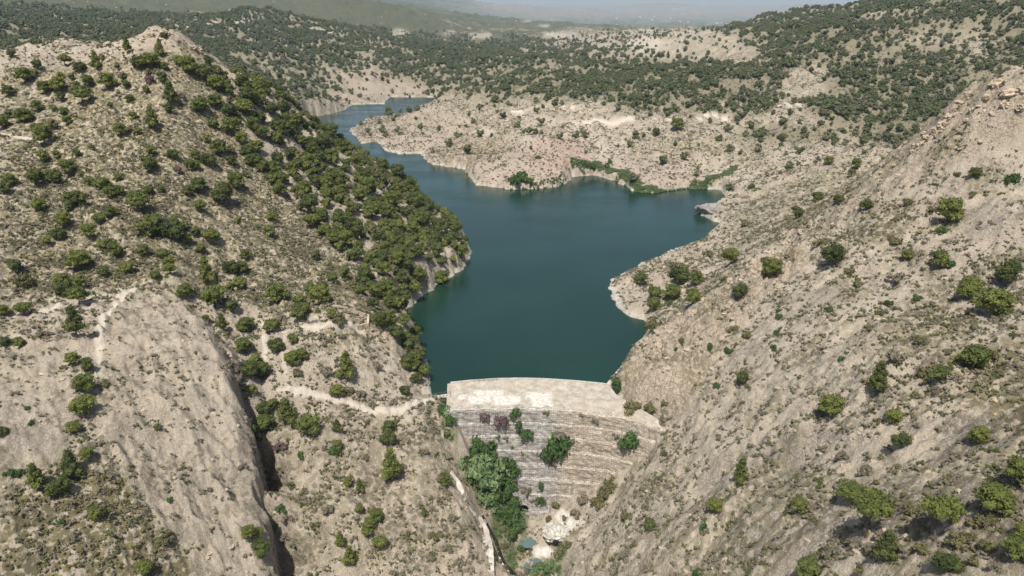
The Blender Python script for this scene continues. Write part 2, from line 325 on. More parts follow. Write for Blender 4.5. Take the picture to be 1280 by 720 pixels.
def ground_material():
    g = N('dry_hillside'); p = g.pos()
    nl = g.noise(p, 0.018, 5); nm = g.noise(p, 0.11, 6, 0.6); nf = g.noise(p, 0.9, 6, 0.65); nff = g.noise(p, 4.5, 4, 0.6)
    soil = g.mix(g.step(nm, 0.36, 0.66), (0.325, 0.265, 0.19), (0.55, 0.46, 0.338))
    soil = g.mix(g.step(nl, 0.42, 0.62, 0, 0.6), soil, (0.41, 0.345, 0.265))
    far_ = g.attr('faraway'); soil = g.mix(g.math('MULTIPLY', far_, g.step(g.noise(p, 0.0011, 5, 0.65), 0.12, 0.44)), soil, (0.05, 0.06, 0.045))
    soil = g.mix(g.attr('rosy'), soil, g.mix(nf, (0.30, 0.215, 0.165), (0.47, 0.36, 0.285)))
    soil = g.mix(g.attr('red'), soil, g.mix(nf, (0.30, 0.15, 0.11), (0.46, 0.26, 0.20)))
    warm = g.mix(g.step(nf, 0.35, 0.65), (0.36, 0.28, 0.19), (0.52, 0.42, 0.295))
    soil = g.mix(g.attr('warm'), soil, warm)
    soil = g.mix(g.math('MULTIPLY', g.attr('slab'), 0.85), soil, g.mix(nf, (0.235, 0.195, 0.15), (0.30, 0.25, 0.20)))
    # fine stones and cracks
    nmid = g.noise(p, 2.1, 5, 0.75)
    soil = g.mix(g.step(nmid, 0.47, 0.60, 0.0, 0.75), soil, g.mix(0.7, soil, (0.70, 0.63, 0.52)))
    soil = g.mix(g.step(nmid, 0.44, 0.32, 0.0, 0.5), soil, g.mix(0.75, soil, (0.12, 0.10, 0.075)))
    soil = g.mix(g.step(nff, 0.35, 0.7, 0.0, 0.55), g.mix(0.35, soil, (0.14, 0.115, 0.09)), g.mix(0.25, soil, (0.62, 0.55, 0.45)))
    crack = g.vor(p, 0.42, feature='DISTANCE_TO_EDGE')
    soil = g.mix(g.math('MULTIPLY', g.step(crack, 0.0, 0.07, 0.55, 0.0), g.math('ADD', g.attr('warm'), 0.15, clamp=True)), soil, (0.10, 0.08, 0.055))
    # dry grass and dwarf scrub in tussocks with bare soil between
    wv = g.node('TexNoise'); g.put(wv.inputs['Vector'], p); wv.inputs['Scale'].default_value = 1.1; wv.inputs['Detail'].default_value = 3
    vm = g.node('VectorMath', operation='MULTIPLY_ADD'); g.put(vm.inputs[0], wv.outputs['Color']); vm.inputs[1].default_value = (1.5, 1.5, 0.5); g.put(vm.inputs[2], p); pw = vm.outputs[0]
    va = g.vor(pw, 0.62); patch = g.step(g.noise(p, 0.05, 4, 0.6), 0.38, 0.62)
    gm = g.step(g.math('ADD', va, g.math('MULTIPLY', nf, 0.35)), 0.92, 0.66)
    gr = g.mix(g.step(nm, 0.35, 0.65), (0.125, 0.112, 0.040), (0.225, 0.192, 0.078)); gr = g.mix(g.step(nff, 0.3, 0.7, 0, 0.7), gr, (0.075, 0.068, 0.033))
    soil = g.mix(g.math('MULTIPLY', g.math('MULTIPLY', gm, g.attr('grass')), 0.9), soil, gr)
    vd = g.vor(pw, 0.62); dots = g.step(g.math('SUBTRACT', vd, g.math('MULTIPLY', patch, 0.2)), 0.40, 0.22)
    soil = g.mix(g.math('MULTIPLY', g.math('MULTIPLY', dots, g.math('MULTIPLY', patch, g.step(nm, 0.62, 0.42))), 0.7), soil, g.mix(nf, (0.085, 0.072, 0.045), (0.17, 0.142, 0.095)))
    vs = g.vor(pw, 1.3); dots2 = g.math('MULTIPLY', g.step(vs, 0.36, 0.2), g.step(g.noise(p, 0.21, 3), 0.45, 0.6))
    soil = g.mix(g.math('MULTIPLY', g.math('MULTIPLY', dots2, g.attr('scrub')), 0.75), soil, (0.11, 0.092, 0.065))
    # far woods: crowns too small to tell apart
    vw = g.vor(g.map(p, (1, 1, 0.5)), 0.115); wt = g.math('ADD', g.math('ADD', g.attr('woods'), g.math('MULTIPLY', g.math('MULTIPLY', g.math('SUBTRACT', g.noise(p, 0.0035, 5, 0.65), 0.50), 2.2), g.attr('woods'))), g.math('MULTIPLY', g.math('SUBTRACT', g.noise(p, 0.022, 4, 0.7), 0.5), g.math('MULTIPLY', g.attr('woods'), 1.3)))
    wf = g.math('MULTIPLY', g.step(g.math('SUBTRACT', wt, g.math('MULTIPLY', vw, 0.75)), 0.0, 0.14), g.step(g.attr('woods'), 0.0, 0.1))
    wc = g.mix(g.vor(g.map(p, (1, 1, 0.5)), 0.115, 'Color'), (0.030, 0.045, 0.018), (0.055, 0.068, 0.028)); wc = g.mix(g.step(g.noise(p, 0.012, 5, 0.7), 0.35, 0.65), (0.020, 0.030, 0.013), wc)
    soil = g.mix(g.math('MULTIPLY', wf, 0.95), soil, wc)
    soil = g.mix(g.math('MULTIPLY', g.attr('floor'), 0.75), soil, g.mix(nf, (0.085, 0.085, 0.045), (0.19, 0.165, 0.095)))
    soil = g.mix(g.attr('path'), soil, g.mix(nf, (0.50, 0.435, 0.345), (0.62, 0.55, 0.45)))
    soil = g.mix(g.attr('white'), soil, g.mix(nf, (0.55, 0.51, 0.44), (0.72, 0.68, 0.60)))
    soil = g.mix(g.attr('green'), soil, g.mix(nf, (0.045, 0.075, 0.022), (0.11, 0.15, 0.045)))
    g.bump(g.math('ADD', g.math('ADD', g.math('MULTIPLY', nf, 1.0), g.math('MULTIPLY', nmid, 0.8)), g.math('MULTIPLY', nff, 0.2)), 0.9, 0.7)
    return g.done(soil, 0.95)

def leaf_mat(name, dark, light, tip=None):
    g = N(name); p = g.pos(); oi = g.node('ObjectInfo')
    f = g.noise(p, 1.6, 3); c = g.mix(g.step(f, 0.3, 0.7), dark, light)
    c = g.mix(g.math('MULTIPLY', oi.outputs['Random'], 0.45), c, tip or light)
    g.b.inputs['Roughness'].default_value = 0.75; g.b.inputs['Specular IOR Level'].default_value = 0.25
    return g.done(c)
def rock_mat(name, a_, b_, sc=0.8, crack=0.5):
    g = N(name); p = g.pos(); f = g.noise(p, sc, 7, 0.65); f2 = g.noise(p, sc * 5, 4)
    c = g.mix(g.step(f, 0.35, 0.65), a_, b_); c = g.mix(g.step(f2, 0.4, 0.7, 0, 0.4), c, tuple(v * 0.45 for v in a_))
    ve = g.vor(p, sc * 0.7, feature='DISTANCE_TO_EDGE'); c = g.mix(g.step(ve, 0, 0.05, crack, 0), c, (0.08, 0.065, 0.05))
    g.bump(g.math('ADD', f, g.math('MULTIPLY', f2, 0.3)), 0.8, 0.3); return g.done(c)
def plain(name, col, rough=0.85, var=0.25, sc=1.5):
    g = N(name); f = g.noise(g.pos(), sc, 5); return g.done(g.mix(g.step(f, 0.35, 0.65), tuple(v * (1 - var) for v in col), col), rough)

M = {}
M['ground'] = ground_material()
M['pine'] = leaf_mat('pine_needles', (0.048, 0.064, 0.016), (0.125, 0.142, 0.032), (0.165, 0.175, 0.035))
M['pine_dark'] = leaf_mat('dark_pine_needles', (0.032, 0.045, 0.013), (0.085, 0.100, 0.024), (0.105, 0.120, 0.028))
M['broad'] = leaf_mat('broad_leaves', (0.025, 0.050, 0.014), (0.060, 0.110, 0.028), (0.08, 0.14, 0.03))
M['olive'] = leaf_mat('olive_scrub_leaves', (0.070, 0.068, 0.028), (0.130, 0.122, 0.050), (0.16, 0.145, 0.06))
M['grey'] = leaf_mat('grey_scrub_twigs', (0.105, 0.092, 0.062), (0.175, 0.152, 0.105), (0.20, 0.17, 0.12))
M['purple'] = leaf_mat('purple_brown_leaves', (0.075, 0.048, 0.048), (0.15, 0.10, 0.095), (0.17, 0.12, 0.11))
M['fig'] = leaf_mat('pale_green_leaves', (0.060, 0.105, 0.035), (0.150, 0.215, 0.085), (0.17, 0.23, 0.10))
M['reed'] = leaf_mat('reed_blades', (0.055, 0.085, 0.030), (0.110, 0.150, 0.055), (0.13, 0.165, 0.06))
M['wood'] = leaf_mat('far_crowns', (0.036, 0.050, 0.020), (0.080, 0.098, 0.034), (0.10, 0.115, 0.040))
M['wood2'] = leaf_mat('far_crowns_pale', (0.075, 0.080, 0.045), (0.125, 0.125, 0.070), (0.14, 0.135, 0.075))
M['bark'] = plain('bark', (0.16, 0.12, 0.09))
M['boulder'] = rock_mat('warm_limestone', (0.36, 0.285, 0.20), (0.54, 0.44, 0.32), 0.5, 0.35)
M['grey_rock'] = rock_mat('grey_limestone', (0.18, 0.165, 0.145), (0.36, 0.335, 0.30), 0.6, 0.6)
M['white_rock'] = rock_mat('white_travertine', (0.36, 0.33, 0.28), (0.66, 0.62, 0.54), 0.9, 0.3)
M['void'] = plain('opening_shade_black', (0.02, 0.018, 0.015))  # near-black colour standing in for the shade inside openings
def masonry():
    g = N('weathered_masonry'); p = g.pos(); f = g.noise(p, 0.5, 7, 0.65); f2 = g.noise(p, 3.0, 4); big = g.noise(p, 0.07, 4)
    sx = g.node('SeparateXYZ'); g.put(sx.inputs[0], p); X = sx.outputs[0]; Z = sx.outputs[2]
    cool = g.mix(g.step(f, 0.35, 0.65), (0.27, 0.25, 0.22), (0.45, 0.42, 0.37)); warm = g.mix(g.step(f, 0.35, 0.65), (0.32, 0.265, 0.20), (0.49, 0.42, 0.33))
    c = g.mix(g.step(g.math('ADD', X, g.math('MULTIPLY', big, 14)), 14, 24), cool, warm)
    drip = g.noise(g.map(p, (1.1, 1.1, 0.06)), 1.0, 5, 0.75)
    c = g.mix(g.step(drip, 0.52, 0.72, 0, 0.55), c, (0.70, 0.67, 0.61)); c = g.mix(g.step(drip, 0.46, 0.3, 0, 0.55), c, (0.13, 0.115, 0.095))
    c = g.mix(g.step(f2, 0.52, 0.66, 0, 0.75), c, (0.15, 0.125, 0.09))
    br = g.node('TexBrick'); cx = g.node('CombineXYZ'); g.put(cx.inputs[0], X); g.put(cx.inputs[1], Z); g.put(br.inputs['Vector'], cx.outputs[0])
    br.inputs['Scale'].default_value = 1.0; br.inputs['Brick Width'].default_value = 1.5; br.inputs['Row Height'].default_value = 0.7; br.inputs['Mortar Size'].default_value = 0.07
    c = g.mix(g.math('MULTIPLY', br.outputs['Fac'], 0.5), c, (0.14, 0.12, 0.10))
    g.bump(g.math('ADD', f, g.math('MULTIPLY', g.math('SUBTRACT', 1.0, br.outputs['Fac']), 0.3)), 0.8, 0.25)
    return g.done(c)
M['masonry'] = masonry()
def crest_mat():
    g = N('crest_mortar'); p = g.pos(); f = g.noise(p, 0.35, 7, 0.65); f2 = g.noise(p, 2.4, 5, 0.65)
    c = g.mix(g.step(f, 0.35, 0.65), (0.33, 0.285, 0.225), (0.50, 0.45, 0.37)); c = g.mix(g.step(f2, 0.5, 0.66, 0, 0.7), c, (0.20, 0.16, 0.11)); c = g.mix(g.step(g.noise(p, 0.16, 3), 0.45, 0.6, 0, 0.5), c, (0.40, 0.34, 0.26))
    c = g.mix(g.math('MULTIPLY', g.math('MULTIPLY', g.attr('repair'), g.step(g.noise(p, 0.9, 5, 0.7), 0.32, 0.6)), 0.75), c, (0.70, 0.66, 0.59)); g.bump(f2, 0.6, 0.15); return g.done(c)
M['crest'] = crest_mat()
M['patch'] = plain('pale_mortar', (0.74, 0.71, 0.65), 0.9, 0.25, 0.8)
M['concrete'] = rock_mat('white_concrete', (0.42, 0.38, 0.32), (0.62, 0.57, 0.49), 0.7, 0.0)
M['kerb'] = plain('kerb_stone', (0.50, 0.47, 0.41))
M['metal'] = plain('rusty_metal', (0.17, 0.14, 0.12), 0.6)
M['house'] = plain('whitewash', (0.80, 0.77, 0.70)); M['roof'] = plain('clay_tiles', (0.42, 0.25, 0.17))
def water(name, col, rough, bump=True):
    g = N(name); p = g.pos(); g.b.inputs['Specular IOR Level'].default_value = 0.5; g.b.inputs['IOR'].default_value = 1.33
    f = g.noise(g.map(p, (0.6, 1.6, 1)), 0.75, 4, 0.6); f2 = g.noise(p, 0.012, 3)
    c = g.mix(g.step(f2, 0.35, 0.65), col, tuple(v * 1.25 for v in col)); g.bump(f, 0.5, 0.14); return g.done(c, g.math('ADD', rough - 0.07, g.math('MULTIPLY', g.step(g.noise(g.map(p, (0.5, 1, 1)), 0.03, 4, 0.6), 0.35, 0.65), 0.16)))
M['lake'] = water('lake_water', (0.008, 0.028, 0.018), 0.18)
M['pool'] = water('pool_water', (0.085, 0.125, 0.12), 0.12); M['stream'] = water('stream_water', (0.02, 0.018, 0.012), 0.2)

# ------------------------------------------------------------------ building blocks
def link(name, me, parent=None, loc=None):
    o = bpy.data.objects.new(name, me); C.objects.link(o)
    if parent: o.parent = parent
    if loc is not None: o.location = loc
    return o
def mesh(name, V, Fc, mats, smooth=False, mi=None):
    me = bpy.data.meshes.new(name); me.from_pydata([tuple(v) for v in V], [], [tuple(f) for f in Fc])
    for m in (mats if isinstance(mats, (list, tuple)) else [mats]): me.materials.append(m)
    if mi is not None: me.polygons.foreach_set('material_index', mi)
    if smooth: me.polygons.foreach_set('use_smooth', [True] * len(me.polygons))
    me.update(); return me
def tag(o, label=None, cat=None, group=None, kind=None):
    if label: o['label'] = label
    if cat: o['category'] = cat
    if group: o['group'] = group
    if kind: o['kind'] = kind
    return o
def empty(name, loc, rz=0):
    o = bpy.data.objects.new(name, None); C.objects.link(o); o.location = loc; o.rotation_euler = (0, 0, rz); o.empty_display_size = 0.5; return o
ICO = {}
def ico(sub):
    if sub not in ICO:
        import bmesh
        bm = bmesh.new(); bmesh.ops.create_icosphere(bm, subdivisions=sub, radius=1); bm.verts.ensure_lookup_table()
        ICO[sub] = (np.array([v.co[:] for v in bm.verts]), [[v.index for v in f.verts] for f in bm.faces]); bm.free()
    return ICO[sub]
def box(x0, x1, y0, y1, z0, z1):
    V = [(x, y, z) for x in (x0, x1) for y in (y0, y1) for z in (z0, z1)]
    return V, [(0,1,3,2),(4,6,7,5),(0,4,5,1),(2,3,7,6),(0,2,6,4),(1,5,7,3)]
def leaves(r_, centres, radii, count, size, flat=0.75, updir=0.5):
    V = []; Fc = []
    for c, rd in zip(centres, radii):
        nn = int(count * (rd ** 2) / np.mean(np.array(radii) ** 2))
        d = r_.normal(size=(nn, 3)); d /= np.linalg.norm(d, axis=1)[:, None]
        d[:, 2] = np.where(d[:, 2] < -0.5, -d[:, 2], d[:, 2])
        P = c + d * rd * (0.78 + 0.34 * r_.random((nn, 1))) * np.array([1, 1, flat])
        u = r_.normal(size=(nn, 3)); u -= d * (u * d).sum(1)[:, None] * 0.75; u /= np.linalg.norm(u, axis=1)[:, None]
        v = np.cross(d, u) + 0.35 * d; s_ = size * (0.6 + 0.8 * r_.random((nn, 1)))
        k0 = len(V)
        A_ = P - u * s_ * 0.5; B_ = P + u * s_ * 0.5; D_ = P + v * s_ + d * s_ * 0.3
        for i in range(nn): V += [A_[i], B_[i], D_[i]]; Fc.append((k0 + 3 * i, k0 + 3 * i + 1, k0 + 3 * i + 2))
    return V, Fc
def blobs(r_, centres, radii, flat=0.75, sub=1, rough=0.22, shrink=0.86):
    V = []; Fc = []
    v0, f0 = ico(sub)
    for c, rd in zip(centres, radii):
        k0 = len(V); j = 1 + rough * (r_.random((len(v0), 1)) - 0.5) * 2
        q = c + v0 * j * rd * shrink * np.array([1, 1, flat]); V += list(q); Fc += [[a + k0 for a in f] for f in f0]
    return V, Fc
def crown_mesh(name, seed, shape, mat, n=16, leafn=38, sub=1, lsz=0.075):
    """unit crown: about 1 wide, base at z=0"""
    r_ = np.random.default_rng(seed); cs = []; rs = []
    for i in range(n):
        if shape == 'round':
            d = r_.normal(size=3); d /= np.linalg.norm(d); d[2] = d[2] if d[2] > -0.6 else -d[2]; d *= 0.36 * (0.75 + 0.25 * r_.random()); c = np.array([d[0], d[1], 0.42 + d[2] * 1.05]); rd = 0.15 + 0.07 * r_.random()
            if i == 0: c = np.array([0, 0, 0.42]); rd = 0.36
        elif shape == 'cone':
            h = (i + 0.5) / n; a_ = i * 2.4 + r_.random(); w_ = 0.36 * (1 - h) ** 0.8 * (0.6 + 0.4 * r_.random()); c = np.array([w_ * math.cos(a_), w_ * math.sin(a_), 0.12 + h * 0.98]); rd = 0.21 * (1 - 0.5 * h)
            if i < 2: c = np.array([0, 0, 0.3 + 0.3 * i]); rd = 0.3 - 0.1 * i
        elif shape == 'umbrella':
            a_ = r_.random() * 6.28; w_ = 0.38 * r_.random() ** 0.5; c = np.array([w_ * math.cos(a_), w_ * math.sin(a_), 0.60 + 0.14 * r_.random() - 0.5 * w_ * w_]); rd = 0.14 + 0.06 * r_.random()
        else:   # low bush
            a_ = r_.random() * 6.28; w_ = 0.36 * r_.random() ** 0.5; c = np.array([w_ * math.cos(a_), w_ * math.sin(a_), 0.12 + 0.26 * r_.random() * (1 - w_)]); rd = 0.12 + 0.09 * r_.random()
        cs.append(c); rs.append(rd)
    V, Fc = blobs(r_, cs, rs, 0.8, sub, 0.25, 0.84); V2, F2 = leaves(r_, cs, rs, leafn, lsz)
    k0 = len(V); Fc = list(Fc) + [tuple(a + k0 for a in f) for f in F2]
    return mesh(name, V + V2, Fc, mat)
def trunk_mesh(name, seed, h=0.7, lean=0.06):
    r_ = np.random.default_rng(seed); V = []; Fc = []; ns = 6; L = 5
    pts = [np.array([lean * k_ * (r_.random() - 0.3), lean * k_ * (r_.random() - 0.5), -0.12 + (h + 0.12) * k_ / (L - 1)]) for k_ in range(L)]
    def tube(pts, r0, r1):
        k0 = len(V)
        for i, p in enumerate(pts):
            rr_ = r0 + (r1 - r0) * i / (len(pts) - 1)
            for s_ in range(ns): V.append((p[0] + rr_ * math.cos(s_ * 6.283 / ns), p[1] + rr_ * math.sin(s_ * 6.283 / ns), p[2]))
        for i in range(len(pts) - 1):
            for s_ in range(ns): a_ = k0 + i * ns + s_; b_ = k0 + i * ns + (s_ + 1) % ns; Fc.append((a_, b_, b_ + ns, a_ + ns))
    tube(pts, 0.035, 0.015)
    for j in range(4):
        b0 = pts[2 + j % 2]; a_ = j * 1.7 + r_.random(); tube([b0, b0 + np.array([0.14 * math.cos(a_), 0.14 * math.sin(a_), 0.12]), b0 + np.array([0.26 * math.cos(a_), 0.26 * math.sin(a_), 0.18])], 0.016, 0.006)
    return mesh(name, V, Fc, M['bark'])

# ------------------------------------------------------------------ ground sheet with its zones
X, Y_, Z = GX, GY, GZ
def pl(points, width, soft=0.8):             # a path: picture points dropped onto the ground, distance in metres
    w_ = [hit(*p) for p in points]; w_ = [p[:2] for p in w_ if p]
    xs = [p[0] for p in w_]; ys = [p[1] for p in w_]; mg = width + soft + 2
    m = (GX > min(xs) - mg) & (GX < max(xs) + mg) & (GY > min(ys) - mg) & (GY < max(ys) + mg); out = np.zeros(GX.shape)
    out[m] = 1 - sstep(width / 2, width / 2 + soft, segdist(GX[m], GY[m], w_) + (0.3 * PN[m] + 0.6 * noise(GX[m] / 5, GY[m] / 5, 309)) * min(1, width)); return out, w_
def spot(px, py, rpx, rpy=None, f=0.5):
    rpy = rpy or rpx
    m = (np.abs(gpx - px) < rpx * 2) & (np.abs(gpy - py) < rpy * 2); out = np.zeros(GX.shape)
    out[m] = 1 - sstep(1 - f, 1 + f * 0.4, np.hypot((gpx[m] - px) / rpx, (gpy[m] - py) / rpy) + 0.75 * SPN[m]); return out
bald = np.maximum(zone([(150,362),(215,368),(262,415),(300,490),(322,600),(345,690),(340,730),(260,730),(190,640),(135,560),(128,430)], 8, 6), 0.8 * zone([(0,440),(60,430),(95,480),(90,560),(20,590),(0,560)], 8, 6))
Q = {}
g1 = np.zeros(GX.shape)
for poly, amt in [([(0,160),(60,135),(150,112),(215,125),(255,150),(262,200),(235,250),(150,240),(60,220),(0,215)], 0.95), ([(0,590),(90,600),(140,560),(190,650),(270,730),(0,730)], 1.0),
        ([(1035,300),(1110,255),(1145,275),(1130,300),(1060,300)], 1), ([(1180,440),(1290,420),(1290,560),(1200,500)], 0.9), ([(1060,420),(1200,380),(1230,430),(1120,450)], 0.7), ([(1120,580),(1290,560),(1290,730),(1090,730)], 0.55),
        ([(900,260),(1000,215),(1120,190),(1120,210),(1000,290),(930,300)], 0.6), ([(820,730),(960,580),(1060,600),(960,730)], 0.6), ([(540,200),(580,165),(640,155),(640,190),(580,205)], 0.7), ([(795,200),(800,175),(870,165),(960,190),(960,215),(850,190)], 0.7), ([(350,560),(420,520),(560,540),(580,700),(360,720)], 0.45),
        ([(160,215),(260,140),(330,200),(400,300),(480,400),(400,430),(250,350),(150,330)], 0.6), ([(0,100),(100,95),(200,80),(250,130),(150,130),(0,150)], 0.5), ([(60,560),(140,540),(240,640),(300,730),(190,730)], 0.5)]:
    g1 = np.maximum(g1, amt * zone(poly, 14, 14, int(poly[0][0])))
g1 = np.maximum(g1, 0.85 * zone([(0,90),(250,60),(330,200),(500,400),(420,440),(250,350),(0,380)], 12, 8)); g1 = np.maximum(g1, (RA < 460) * 0.6 * sstep(0.1, 0.55, noise(GX / 17, GY / 13, 551) + 0.4 * noise(GX / 5, GY / 5, 552)))
Q['grass'] = g1 * (1 - 0.7 * bald)
Q['warm'] = np.clip(boulders, 0, 1)
Q['red'] = 0.45 * zone([(655,200),(668,170),(700,160),(735,185),(725,208),(685,218)], 10, 8, 3)
Q['rosy'] = np.clip(0.6 * zone([(430,150),(480,135),(560,145),(640,180),(760,190),(860,200),(880,240),(690,240),(590,235),(520,200),(440,180)], 14, 10, 4) + 0.6 * zone([(400,120),(440,80),(560,85),(620,120),(540,130),(440,135)], 12, 8, 5) + 0.4 * zone([(620,45),(820,40),(840,80),(740,70),(660,80)], 6, 5, 6), 0, 1)
slab = np.zeros(GX.shape)
for poly in [[(870,615),(888,583),(915,567),(913,585),(892,612)], [(898,470),(915,440),(945,430),(935,452)], [(955,730),(995,655),(1050,640),(1045,665),(1000,730)], [(1020,260),(1060,250),(1040,290)], [(1195,260),(1240,250),(1260,290),(1215,310)],
        [(1230,590),(1200,600),(1180,640),(1215,620)], [(960,560),(1010,530),(1050,540),(980,590)], [(920,700),(950,640),(985,620),(960,690)], [(0,545),(20,560),(70,580),(80,545),(40,530)], [(1180,520),(1260,520),(1240,560),(1180,560)], [(1010,370),(1060,350),(1060,375),(1030,385)]]:
    slab = np.maximum(slab, zone(poly, 4, 5, int(poly[0][1])))
Q['slab'] = slab; Q['faraway'] = sstep(3500, 5500, RA)
Q['scrub'] = np.clip(0.85 - 0.6 * slab - 0.35 * bald, 0, 1)
TREE = """99999999999986420000000000007787
99988678888888765555555588885556
99999967885567776433311577753334
99999965788487865443321187457536
99999995343367765578888741898654
99999996664124456688887531899878
99999999323111242324566635688789
99999999321111211223222323577888
99999999322111110101112565455477
99999999322111110000021111223377
99999999322001111111111111111277
99999999322000111111111111111111"""
tm = np.array([[int(c) for c in row] for row in TREE.split('\n')], float) / 9
u = np.clip((gpx - 20) / 40, 0, 30.999); v = np.clip((gpy - 10) / 20, 0, 10.999); ui = u.astype(int); vi = v.astype(int); fu = u - ui; fv = v - vi
dens = (tm[vi, ui] * (1 - fu) + tm[vi, ui + 1] * fu) * (1 - fv) + (tm[vi + 1, ui] * (1 - fu) + tm[vi + 1, ui + 1] * fu) * fv
dens = np.where((RA > 1500) & (RA < 6500) & (gpy < 32) & (gpx > 560), np.maximum(dens, 0.72), dens); dens = dens * sstep(430, 600, RA); dens = np.where((GX < -60) & (RA < 720), 0, dens)
dens = np.where(up & (sdl < 4) , 0, dens)
Q['woods'] = np.clip(dens, 0, 1) * sstep(2200, 3000, RA) * 0.98
Q['floor'] = np.maximum(sstep(0.12, 0.6, dens) * 0.95, 0.35 * sstep(650, 1000, RA)) * (1 - 0.5 * sstep(2300, 3000, RA))
pth = np.zeros(GX.shape)
P = {}
for key, pts, wd in [('a', [(15,397),(60,388),(110,378),(150,369),(166,361)], 1.5), ('b', [(166,364),(145,378),(128,395),(124,430),(121,470)], 1.8), ('c', [(350,489),(390,494),(420,501),(450,510),(480,515),(505,512),(524,503),(541,498)], 1.9), ('d', [(345,414),(400,413),(455,417)], 1.6),
        ('e', [(328,405),(331,430),(330,452)], 1.4), ('f', [(0,167),(30,173),(62,179)], 1.2), ('g', [(730,154),(780,152),(830,151),(870,148),(900,144),(945,141),(1005,133)], 4), ('h', [(640,140),(690,137),(725,137)], 2), ('i', [(425,470),(455,470),(485,462),(505,458)], 0.7),
        ('j', [(360,412),(352,440),(358,470)], 0.6), ('k', [(60,375),(110,372),(200,352),(280,340)], 0.5)]:
    m_, w_ = pl(pts, wd * 0.75, 0.6 if wd < 4 else 1.2); P[key] = w_; pth = np.maximum(pth, m_ * (0.9 if wd > 1 else 0.6))
for a_ in [(717,160,16,4),(757,186,9,7),(605,166,16,5),(905,130,16,3),(828,100,2.5,6),(640,172,10,3),(740,150,7,3),(258,30,30,3),(300,27,45,3),(235,34,14,4),(660,60,8,3),(655,26,10,1.5),(800,37,14,2),(430,39,10,1.2),(498,43,14,6),(560,40,12,4),(410,38,22,5),(598,45,14,5),(700,44,22,5),(680,32,10,2),(800,55,34,12)]:
    pth = np.maximum(pth, spot(*a_) * 0.4)
pth = np.maximum(pth, 0.55 * spot(400, 400, 42, 14))
Q['path'] = pth * (1 - 0.0)
wh = np.zeros(GX.shape)
for a_ in [(697,662,22,12),(680,690,16,8),(705,645,14,8),(715,655,12,12),(665,640,4,4)]: wh = np.maximum(wh, spot(*a_))
rim = (1 - sstep(0.8, 2.2, GZ + 0.6 * noise(GX / 5, GY / 5, 307))) * up * sstep(-0.5, 0.2, GZ) * (RA < 1400)
Q['white'] = np.clip(wh + 0.4 * rim, 0, 1)
gn = zone([(548,500),(566,498),(575,540),(572,560),(556,550)], 4, 3, 8) * 0.6
for a_ in [(615,600,38,34),(640,650,22,42),(600,570,30,16),(680,712,26,10),(700,690,12,10),(640,700,14,20)]: gn = np.maximum(gn, spot(*a_) * 0.9)
gn = np.maximum(gn, 0.8 * (1 - sstep(2, 4, segdist(GX, GY, [at(a, b, z=0)[:2] for a, b in [(716,219),(745,217),(775,224),(800,240),(832,240),(870,236),(905,234),(915,228)]]))))
Q['green'] = np.clip(gn - wh, 0, 1)
NA, NR = GX.shape
me = bpy.data.meshes.new('ground')
co = np.stack([GX, GY, GZ], -1).reshape(-1, 3).astype(np.float32)
i_, j_ = np.meshgrid(np.arange(NA - 1), np.arange(NR - 1), indexing='ij')
q_ = np.stack([i_ * NR + j_, i_ * NR + j_ + 1, (i_ + 1) * NR + j_ + 1, (i_ + 1) * NR + j_], -1).reshape(-1, 4)[:, ::-1].astype(np.int32)
me.vertices.add(len(co)); me.vertices.foreach_set('co', co.ravel())
me.loops.add(q_.size); me.loops.foreach_set('vertex_index', q_.ravel())
me.polygons.add(len(q_)); me.polygons.foreach_set('loop_start', (np.arange(len(q_)) * 4).astype(np.int32))
for k_, v_ in Q.items():
    at_ = me.attributes.new(k_, 'FLOAT', 'POINT'); at_.data.foreach_set('value', np.clip(v_, 0, 1).astype(np.float32).ravel())
me.update(); me.materials.append(M['ground'])
tag(link('ground', me), 'pale dry limestone hills with scrub around the reservoir', kind='structure')

# ------------------------------------------------------------------ lake
V = [(-30, 223.5, 0), (-10, 224.5, 0), (15, 224.5, 0), (40, 223.5, 0), (700, 222, 0), (900, 1600, 0), (-1000, 1600, 0), (-700, 222, 0)]
tag(link('lake_water', mesh('lake_water', V, [range(8)], M['lake'])), 'dark green reservoir water', kind='structure')

#OBJECTS

# ------------------------------------------------------------------ the dam
dam = empty('dam', (4, 209, 3)); tag(dam, 'old curved masonry dam closing the gorge below the green reservoir', 'dam')
DL = (4.0, 209.0, 3.0)
edge_d = [(-21.5, 209.6), (-12, 210.4), (-2, 210.8), (8, 210.4), (18, 209.4), (27, 208), (34, 206), (41, 203), (46.5, 199.5), (52, 197)]
edge_u = [(-24.5, 227.5), (-15, 229.6), (-6, 230.8), (3, 231.2), (12, 230.8), (22, 229.4), (30, 228), (38, 226)]
def ey(x): return float(np.interp(x, [p[0] for p in edge_d], [p[1] for p in edge_d]))
def eu(x): return float(np.interp(x, [p[0] for p in edge_u], [p[1] for p in edge_u]))
def loc(V): return [(v[0] - DL[0], v[1] - DL[1], v[2] - DL[2]) for v in V]
